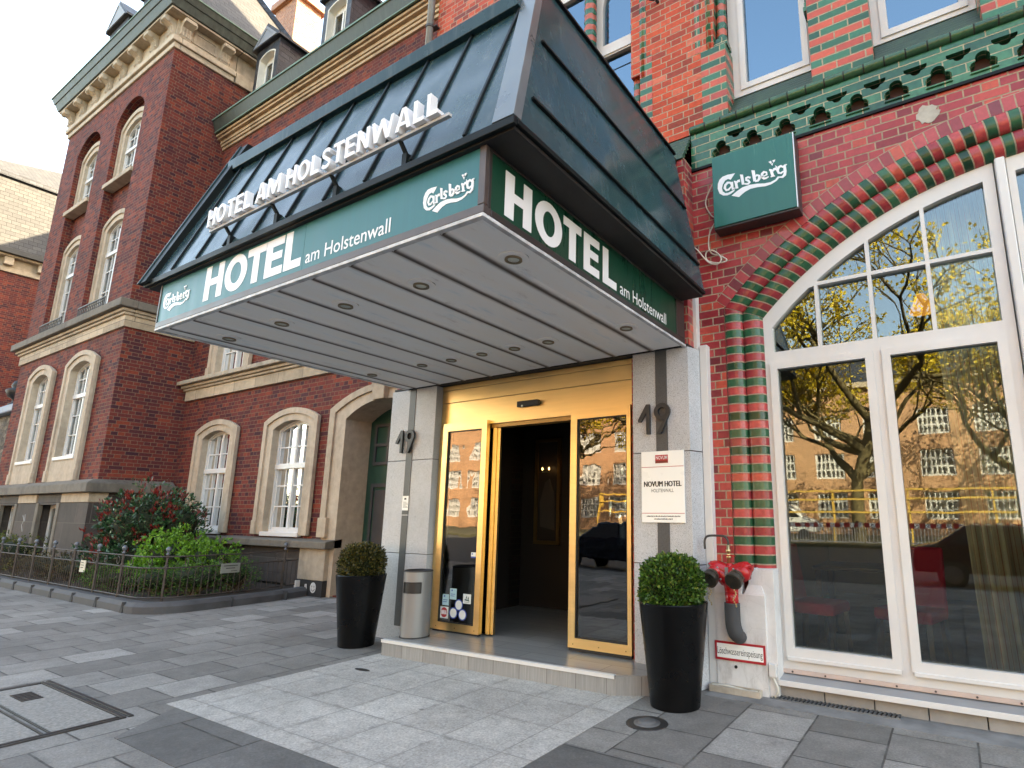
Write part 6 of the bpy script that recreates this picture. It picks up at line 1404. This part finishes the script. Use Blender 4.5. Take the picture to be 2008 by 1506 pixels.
mb = MB(); P0 = [(-60.4, 1.7, 12.66), (-33.7, 1.7, 12.66), (-33.7, 30.2, 12.66), (-60.4, 30.2, 12.66)]; P1 = [(-58.9, 3.2, 16.6), (-35.2, 3.2, 16.6), (-35.2, 28.7, 16.6), (-58.9, 28.7, 16.6)]; P2 = [(-53, 9, 20.3), (-41, 9, 20.3), (-41, 23, 20.3), (-53, 23, 20.3)]
for A_, B2 in ((P0, P1), (P1, P2)): [mb.face([A_[i], A_[(i+1) % 4], B2[(i+1) % 4], B2[i]]) for i in range(4)]
mb.face(P2); mb.build('roof', M['tile'], fb)
mb = MB(); [mb.bar(P1[i], P1[(i+1) % 4], .35, .28) for i in range(4)]; mb.build('roof_break', M['slate'], fb, bevel=.02)
mb = MB(); mb.box(-41.2, -40.2, 12.2, 13.2, 17, 22.6); c_ = mb.build('chimney', plain('pink_chimney_render', (.42, .20, .14), .8, var=.3), fb); mb = MB(); mb.box(-41.35, -40.05, 12.05, 13.35, 22.6, 22.9); mb.box(-41.3, -40.1, 12.1, 13.3, 20.3, 20.5); mb.build('chimney_cap', plain('mossy_cap', (.24, .22, .13), .8), c_, bevel=.03)
# gate pier with urn between the two buildings
gpier = thing('stone_gate_pier', 'rough stone gate pier topped by a dark urn at the left edge beside the tower', 'gate pier', (-25.2, 6.0, 0))
def rubble():
    n = N('rubble_stone', .9); v = n.voro(n.scale(n.obj(), 1, 1, 1.6), 4.0); c = n.ramp(n.sep(v[1])[0], [(0, (.07, .06, .045)), (1, (.20, .17, .13))]); d = n.rng(n.voro(n.scale(n.obj(), 1, 1, 1.6), 4.0, 'DISTANCE_TO_EDGE')[0], 0, .06, 1, 0); n.col(n.mix(d, c, (.035, .03, .028))); n.bump(v[0], .8, .05); return n.m
MB().box(-32, -24.6, 5.6, 7.0, 0, 4.55).build('pier', rubble(), gpier, bevel=.05)
mb = MB(); mb.box(-32.1, -24.45, 5.4, 7.1, 4.552, 4.80); mb.build('coping', plain('pale_blue_lead', (.22, .28, .36), .5, .2, var=.2), gpier, bevel=.04)
mb = MB(); mb.lathe([(.16, 4.80), (.16, 4.86), (.07, 4.92), (.07, 5.0), (.20, 5.10), (.27, 5.28), (.25, 5.32), (.12, 5.38), (.16, 5.45), (.10, 5.60), (0, 5.66)], (-25.2, 5.60, 0), 20); mb.build('urn', M['black'], gpier, smooth=True)
print('left ok')
# ================================================================== front garden
def gpath(off):
    """kerb line around the bed, offset inwards by off"""
    p = [(-40, 4.0+off), (-10.60, 4.0+off)]
    cx, cy, r = -10.62, 4.62, .62-off
    p += [(cx+r*math.sin(math.radians(a)), cy-r*math.cos(math.radians(a))) for a in (15, 30, 45, 60, 75, 85)]
    p += [(-10.02-off, 5.35), (-10.06-off, 5.9), (-10.18-off, 6.58)]; return p
mb = MB(); o0, o1, o2 = gpath(0), gpath(.05), gpath(.20); n = len(o0)
for i in range(n-1):
    for (A, za), (B, zb) in (((o0, 0.0), (o0, .10)), ((o0, .10), (o1, .155)), ((o1, .155), (o2, .155)), ((o2, .155), (o2, .02))):
        mb.face([(*A[i], za), (*A[i+1], za), (*B[i+1], zb), (*B[i], zb)])
struct(weld(mb.build('garden_kerb', M['kerb'])))
mb = MB()
for x in [-10.75-.98*i for i in range(20)]: mb.box(x-.006, x+.006, 3.990, 4.20, 0.0, .149); mb.hexa([(x-.05, 3.985, .0), (x+.05, 3.985, .0), (x+.05, 4.02, .0), (x-.05, 4.02, .0), (x-.03, 4.0, .14), (x+.03, 4.0, .14), (x+.03, 4.04, .14), (x-.03, 4.04, .14)])
for y in (5.2, 6.1): mb.box(-10.25, -9.995, y-.006, y+.006, 0, .150)
struct(mb.build('kerb_joints', plain('dark_kerb_joint', (.04, .04, .042), .9)))  # dark joints between the kerb stones
mb = MB(); q = gpath(.19); mb.prism(q+[(-10.4, 6.7), (-40, 6.7)], XY, .06, .125); struct(mb.build('soil', M['soil']))
# iron garden fence
fe = thing('garden_fence', 'low dark iron railing with ball finials around the shrub bed', 'fence', (-10.4, 4.4, .12))
fpath = [(-30, 4.17), (-10.9, 4.17)]
fpath += [(-10.92+.56*math.sin(math.radians(a)), 4.73-.56*math.cos(math.radians(a))) for a in (15, 30, 45, 60, 75, 88)]+[(-10.34, 5.3), (-10.40, 6.0), (-10.50, 6.55)]
def along(step, start=0.0):
    out = []; acc = start
    for (a, b) in zip(fpath[:-1], fpath[1:]):
        L = math.hypot(b[0]-a[0], b[1]-a[1])
        while acc < L: t = acc/L; out.append((a[0]+(b[0]-a[0])*t, a[1]+(b[1]-a[1])*t)); acc += step
        acc -= L
    return out
mb = MB()
for z, r in ((.80, .011), (.63, .011), (.19, .011)): mb.tube([(*p, z) for p in fpath], r, 6)
mb.build('rail', M['fence'], fe)
mb = MB(); ps = along(.098)
for p in ps[:-100]: mb.tube([(*p, .19), (*p, .63)], .0062, 5, cap=False)
tag(mb.build('railing_bars', M['fence'], fe), kind='stuff')
for p in ps[-100:]: m = MB(); m.tube([(*p, .19), (*p, .63)], .0062, 5, cap=False); m.build('bar', M['fence'], fe)
mb = MB()
for p in along(.49, .25): mb.tube([(p[0]+.055*math.cos(t*math.pi/5), p[1], .715+.055*math.sin(t*math.pi/5)) for t in range(11)], .006, 5)
mb.build('ring_ornament', M['fence'], fe)
posts = [(-17.5-1.02*i, 4.17) for i in range(1, 8)]+[(-17.5, 4.17), (-16.48, 4.17), (-15.48, 4.17), (-14.48, 4.17), (-13.45, 4.17), (-12.43, 4.17), (-11.45, 4.17), (-10.50, 4.40), (-10.44, 6.25)]
for x, y in posts:
    m = MB(); m.tube([(x, y, .12), (x, y, .83)], .019, 8); m.lathe([(.03, .60), (.03, .66), (.02, .67)], (x, y, 0), 8); p = m.build('post', M['fence'], fe)
    m = MB(); m.lathe([(.010, .82), (.028, .83), (.028, .842), (.012, .852), (.013, .865), (.032, .89), (.037, .91), (.029, .935), (.010, .95), (0, .952)], (x, y, 0), 12); m.build('finial', M['finial'], p, smooth=True)
s1 = thing('fence_notice', 'small cream notice plate wired to the garden fence, left one', 'notice', (-12.95, 4.14, .55))
MB().box(-13.06, -12.84, 4.145, 4.155, .46, .655).build('plate', M['plate_cream'], s1)
mb = MB(); [mb.box(-13.03, -12.92+.02*(i % 2), 4.142, 4.1445, .61-.04*i, .622-.04*i) for i in range(3)]; mb.build('print', M['ink'], s1)
s2 = thing('fence_notice', 'larger grey notice plate on the garden fence beside the low green shrub', 'notice', (-10.33, 5.3, .55))
MB().box(-10.335, -10.325, 5.12, 5.42, .50, .655).build('plate', M['plate_grey'], s2)
mb = MB(); mb.box(-10.3245, -10.323, 5.16, 5.38, .61, .622); mb.box(-10.3245, -10.323, 5.20, 5.34, .57, .582); mb.box(-10.3245, -10.323, 5.28, 5.38, .525, .534); mb.build('print', M['ink'], s2)

def shrub(name, label, blobs, n, L, mats, seedv, redtop=0.0, asp=.5, stems=True, droop=0.0, core=True):
    rg = random.Random(seedv); c0 = blobs[0]; t = thing(name, label, 'shrub', (c0[0], c0[1], .12)); m = MB(); tw = MB()
    tot = sum(b[3]*b[4] for b in blobs)
    for b in blobs:
        x, y, z, rx, rz = b
        k = int(n*b[3]*b[4]/tot)
        for j in range(k//9):
            v = Vector((rg.gauss(0, 1), rg.gauss(0, 1), rg.gauss(0, 1)+.25)).normalized()
            rr = rg.uniform(.45, 1.08)*(1+.22*mnoise.noise(v*2.3+Vector((seedv, 0, 0))))
            p = Vector((x+v.x*rx*rr, y+v.y*rx*rr, max(.16, z+v.z*rz*rr)))
            red = rg.random() < redtop*(1.9 if (v.z > .2 and rr > .8) else .35)
            d0 = (v+Vector((0, 0, .6-droop))).normalized()
            for q in range(9):
                d = (d0+Vector((rg.gauss(0, .7), rg.gauss(0, .7), rg.gauss(0, .6)))).normalized()
                s = rg.uniform(.7, 1.25)
                if red: d = (d0*1.4+Vector((rg.gauss(0, .5), rg.gauss(0, .5), .7))).normalized()
                m.leaf(p+Vector((rg.gauss(0, L*.35), rg.gauss(0, L*.35), rg.gauss(0, L*.35))), d, Vector((rg.gauss(0, 1), rg.gauss(0, 1), rg.gauss(0, 1))), L*s, L*s*asp, 1 if red else 0)
            if stems and j % 5 == 0: tw.tube([(x+rg.gauss(0, .06), y+rg.gauss(0, .06), .12), (x+v.x*rx*rr*.5, y+v.y*rx*rr*.5, (p.z+.12)*.55), p], [.010, .007, .003], 4, cap=False)
    m.build('foliage', mats, t, bevel=-1)
    if stems: tw.build('stem', M['twig'], t)
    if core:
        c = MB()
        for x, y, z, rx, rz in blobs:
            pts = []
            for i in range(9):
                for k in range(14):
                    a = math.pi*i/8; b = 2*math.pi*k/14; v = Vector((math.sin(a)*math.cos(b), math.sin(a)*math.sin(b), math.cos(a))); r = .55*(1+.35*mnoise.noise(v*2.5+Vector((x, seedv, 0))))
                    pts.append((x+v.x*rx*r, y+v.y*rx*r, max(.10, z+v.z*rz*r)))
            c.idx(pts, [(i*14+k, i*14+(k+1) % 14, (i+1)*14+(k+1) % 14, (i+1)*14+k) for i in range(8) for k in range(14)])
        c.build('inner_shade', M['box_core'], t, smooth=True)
    return t
shrub('red_tip_shrub', 'tall dark green shrub with red young leaves in the corner of the brick wings', [(-14.1, 5.45, 1.25, .90, .75), (-14.75, 5.25, .85, .62, .58), (-13.45, 5.8, 1.25, .45, .52), (-14.0, 5.35, .6, .9, .5)], 9000, .085, [M['phot_leaf'], M['phot_red']], 5, .24, .42)
shrub('lime_shrub', 'bright fresh green bush in front of the red leaved shrub', [(-12.45, 5.3, .66, .60, .50), (-11.75, 5.6, .62, .50, .40), (-12.5, 5.05, .42, .5, .32)], 7000, .06, M['lime_leaf'], 8, 0, .6)
shrub('low_shrub', 'low spreading green shrub behind the front fence corner', [(-10.95, 5.05, .40, .55, .28), (-11.5, 4.75, .36, .55, .25), (-10.85, 5.6, .42, .42, .28)], 6500, .042, M['jun_leaf'], 12, 0, .3)
shrub('low_shrub', 'dim low green shrub behind the long front run of the fence', [(-12.6, 4.65, .34, .55, .24), (-13.4, 4.7, .30, .5, .2)], 3000, .05, M['jun_leaf'], 15, 0, .4)
shrub('hedge_shrub', 'rounded olive green hedge bush behind the left end of the fence', [(-19.6, 4.75, .52, 1.05, .42), (-21.3, 4.8, .55, 1.2, .42), (-23.2, 4.8, .5, 1.1, .42)], 9000, .06, M['olive_leaf'], 21, 0, .4)
shrub('hedge_shrub', 'small dark hedge bush behind the fence right of the olive one', [(-16.6, 4.75, .38, .75, .26), (-15.4, 4.8, .32, .5, .2)], 3000, .055, M['box_leaf_brown'], 23, 0, .4)

# ================================================================== across the street (seen in the panes)
ob = thing('opposite_building', 'long brown brick building with white sash windows across the street', 'building', (-10, -47, 0))
YB = -46.0
hs = []
cols = [-62+4.3*i for i in range(22)]
for x in cols:
    for z in (1.4, 5.0, 8.6): hs.append(rect(x, x+2.5, z, z+2.3))
mb = MB(); mb.plate([rect(-64, 34, 0, 13.2)]+hs, XZ, YB, YB-.4); mb.build('wall', M['brick_far'], ob)
MB().box(-64, 34, YB-14, YB-.9, 0, 13.0).build('core', M['dark_wall'], ob)
for x in cols:
    for z in (1.4, 5.0, 8.6):
        m = MB(); m.plate([rect(x, x+2.5, z, z+2.3)]+[rect(x+.12+.39*i, x+.41+.39*i, z+.15+j*.72, z+.75+j*.72) for i in range(6) for j in range(3)], XZ, YB-.1, YB-.2); m.build('window', M['white'], ob)
MB().box(-63, 33, YB-.45, YB-.5, .5, 12.5).build('blinds', plain('white_blinds', (.42, .41, .39), .8, var=.35, sc=.4), ob)
mb = MB(); mb.box(-64.4, 34.4, YB-.5, YB+.5, 13.2, 13.7); mb.build('cornice', M['stone'], ob)
mb = MB(); mb.face([(-64.5, YB+.5, 13.7), (34.5, YB+.5, 13.7), (32, YB-5, 18.5), (-62, YB-5, 18.5)]); mb.face([(-62, YB-5, 18.5), (32, YB-5, 18.5), (34.5, YB-15, 13.7), (-64.5, YB-15, 13.7)]); mb.build('roof', M['slate'], ob)
def make_tree(x, y, H, label, seedv):
    rg = random.Random(seedv); t = thing('street_tree', label, 'tree', (x, y, 0), 'trees across the street'); tr = MB(); lf = MB()
    def br(p, d, L, r, lev):
        path = [p]; q = p; dd = d
        for i in range(4):
            dd = (dd+Vector((rg.gauss(0, .16), rg.gauss(0, .16), rg.gauss(0, .08)+(.05 if lev else 0)))).normalized(); q = q+dd*L/4; path.append(q)
        tr.tube(path, [r*(1-.45*i/4) for i in range(5)], 7 if lev < 2 else 5 if lev < 3 else 3, cap=False)
        if lev >= 5:
            for k in range(17):
                c = path[rg.randint(1, 4)]+Vector((rg.gauss(0, .28), rg.gauss(0, .28), rg.gauss(0, .25)))
                lf.leaf(c, Vector((rg.gauss(0, 1), rg.gauss(0, 1), rg.gauss(0, 1))), Vector((rg.gauss(0, 1), rg.gauss(0, 1), rg.gauss(0, 1))), .23, .17)
            return
        n = 4 if lev in (1, 2) else 3
        if lev == 0: n = 6
        for k in range(n):
            s = path[4] if k < 2 else path[rg.randint(2, 4)]
            ax = Vector((rg.gauss(0, 1), rg.gauss(0, 1), rg.gauss(0, .35))).normalized()
            nd_ = (dd*(.75 if lev else .5)+ax*.85+Vector((0, 0, .12))).normalized(); br(s, nd_, L*rg.uniform(.62, .80), r*.55, lev+1)
    br(Vector((x, y, 0)), Vector((.03, 0, 1)), H*.36, .52, 0)
    tr.build('trunk', M['bark'], t, smooth=True, bevel=-1); lf.build('crown', M['yellow_leaf'], t, bevel=-1); return t
t1 = make_tree(-5.0, -29, 21, 'tall tree with yellow spring leaves across the street, opposite the shop window', 4)
dup(t1, (-17.5, -30, 0), 'tall yellow leaved tree across the street, opposite the doors', rz=2.1)
dup(t1, (4.5, -31, 0), 'tall yellow leaved tree across the street, farthest to the right', rz=4.0, sc=.95)
dup(t1, (-30, -29, 0), 'tall yellow leaved tree across the street, farthest to the left', rz=1.1)
bf = thing('site_barrier', 'red and white striped site barrier panel across the street, middle panel', 'barrier', (0, 0, 0), 'site barriers along the far kerb')
mb = MB(); mb.box(-1, 1, -.02, .02, .95, 1.2); mb.build('board', M['letter'], bf)
mb = MB(); [mb.box(-1+.5*i, -.75+.5*i, -.025, .025, .949, 1.201) for i in range(4)]; mb.build('stripe', M['redprint'], bf)
mb = MB(); mb.box(-1, 1, -.02, .02, .12, .2); [mb.box(-.98+.163*i, -.93+.163*i, -.015, .015, .2, .95) for i in range(13)]; mb.build('bars', M['letter'], bf)
bf.location = (-1.0, -24.6, 0)
names = ['outermost right', 'second from the right', 'third from the right', 'left of the tree', 'opposite the doors', 'outermost left']
for i, x in enumerate((3.2, 1.1, -3.1, -5.2, -7.3, -9.4)): dup(bf, (x, -24.6, 0), 'red and white striped site barrier panel across the street, '+names[i])
yr = thing('timber_rail', 'yellow timber guard rail around the tree across the street', 'guard rail', (-6, -27, 0))
mb = MB(); [mb.box(x-.05, x+.05, -26.6, -26.48, 0, 3.1) for x in (-22, -18, -14, -10, -6, -2, 2)]; [mb.box(-22, 3, -26.48, -26.42, z, z+.10) for z in (1.75, 2.5, 3.0)]; mb.build('rail', M['yellow_wood'], yr)
def make_car(label, paint, van=False):
    t = thing('parked_car', label, 'car', (0, 0, 0), 'cars parked along the street')
    pr = [(-2.1, .35), (-2.12, .7), (-2.0, .85), (-1.1, .95), (-.45, 1.42), (.9, 1.45), (1.6, 1.0), (2.05, .92), (2.1, .6), (2.08, .35)]
    m = MB(); n = len(pr)
    def hw(z): return .88 if z < .95 else .88-.22*(z-.95)/.5
    secs = [[(x, sgn*hw(z), z) for x, z in pr] for sgn in (-1, 1)]
    m.idx(secs[0]+secs[1], [tuple(range(n)), tuple(range(2*n-1, n-1, -1))]+[(i, n+i, n+(i+1) % n, (i+1) % n) for i in range(n)]); b = m.build('body', paint, t, bevel=.05, seg=3)
    m = MB()
    for s in (-1, 1):
        y0 = s*.865; y1 = s*.70
        m.face([(-.95, y0, 1.0), (.25, y0, 1.0), (.25, y1-.01*s+.02*s, 1.38), (-.42, y1+.01*s, 1.38)]); m.face([(.32, y0, 1.0), (1.35, y0, 1.02), (.85, y1+.01*s, 1.39), (.32, y1+.01*s, 1.38)])
    m.build('side_window', M['black'], t)
    for wx in (-1.3, 1.3):
        for s in (-1, 1):
            m = MB(); m.tube([(wx, s*.72, .32), (wx, s*.90, .32)], .32, 20); w = m.build('wheel', M['tyre'], t, bevel=.03); m = MB(); m.tube([(wx, s*.89, .32), (wx, s*.91, .32)], .2, 14); m.build('rim', M['steel'], w)
    for s in (-1, 1): m = MB(); m.box(-2.13, -2.05, s*.72-.14, s*.72+.14, .62, .76); m.build('headlight', M['lens'], t, bevel=.02)
    return t
c1 = make_car('dark blue parked car near the kerb behind the viewer', M['car_paint']); c1.location = (-8.5, -5.6, -.14)
c2 = make_car('dark wine red parked car near the kerb behind the viewer, right of the blue one', M['car_red']); c2.location = (1.2, -6.2, -.14); c2.rotation_euler[2] = math.pi
vn = thing('white_van', 'white delivery van parked across the street beside the tree', 'van', (-10.5, -33, 0))
mb = MB(); mb.prism([(-13, .5), (-13, 2.2), (-12.8, 2.4), (-9.8, 2.4), (-9.0, 1.5), (-8.2, 1.3), (-8.1, .5)], XZ, -32.2, -34.2); mb.build('body', M['van_white'], vn, bevel=.08)
mb = MB(); mb.prism([(-10.6, 1.5), (-10.6, 2.2), (-9.85, 2.2), (-9.2, 1.5)], XZ, -32.19, -32.25); mb.build('window', M['black'], vn)
for wx in (-12, -9): mb = MB(); mb.tube([(wx, -32.15, .35), (wx, -32.5, .35)], .36, 16); mb.build('wheel', M['tyre'], vn)

SPLIT = {'jamb_moulding', 'inner_jamb_moulding', 'fixed_pane', 'stone_sill', 'colonnette_base', 'bead_column', 'mullion_post', 'white_board', 'banded_quoin', 'edge_quoin', 'trefoil_sill', 'inner_door_frame',
         'bulb', 'bracket', 'side_seam', 'front_seam', 'gate_panel', 'plinth_jamb', 'standoff', 'bolt', 'sill_screw', 'base_course', 'plinth_course', 'plinth_lintel', 'front_sign_panel', 'cover_slab', 'band_slab',
         'side_window', 'roof_break', 'hip_ridge', 'pipe_clamp', 'screw', 'rule', 'vent_opening', 'ring_ornament', 'cable', 'white_board', 'opening_rim', 'unseen_shell', 'painted_smile'}
def split_loose(o):
    me = o.data; n = len(me.vertices); par = list(range(n))
    def find(a):
        while par[a] != a: par[a] = par[par[a]]; a = par[a]
        return a
    for p in me.polygons:
        vs = p.vertices; r = find(vs[0])
        for v in vs[1:]: par[find(v)] = r
    comp = {}
    for p in me.polygons: comp.setdefault(find(p.vertices[0]), []).append(p.index)
    if len(comp) < 2 or len(comp) > 60: return
    base = o.name.split('.')[0]; mats = list(me.materials); uvl = me.uv_layers[0].data if me.uv_layers else None
    for polys in comp.values():
        vi = {}; vs = []; fs = []; uv = []; mi = []; sm = me.polygons[polys[0]].use_smooth
        for pi in polys:
            p = me.polygons[pi]; f = []
            for li, v in zip(p.loop_indices, p.vertices):
                if v not in vi: vi[v] = len(vs); vs.append(me.vertices[v].co.copy())
                f.append(vi[v])
                if uvl: uv.append(tuple(uvl[li].uv))
            fs.append(f); mi.append(p.material_index)
        m2 = bpy.data.meshes.new(base); m2.from_pydata(vs, [], fs)
        for m in mats: m2.materials.append(m)
        m2.polygons.foreach_set('material_index', mi); m2.polygons.foreach_set('use_smooth', [sm]*len(fs))
        if uvl:
            l2 = m2.uv_layers.new(name='UVMap')
            for k, u in enumerate(uv): l2.data[k].uv = u
        c = o.copy(); c.data = m2; COL.objects.link(c)
    bpy.data.objects.remove(o)
for o in list(COL.objects):
    if o.type == 'MESH' and o.name.split('.')[0] in SPLIT and o.data.users == 1 and not o.children: split_loose(o)
print('all ok')
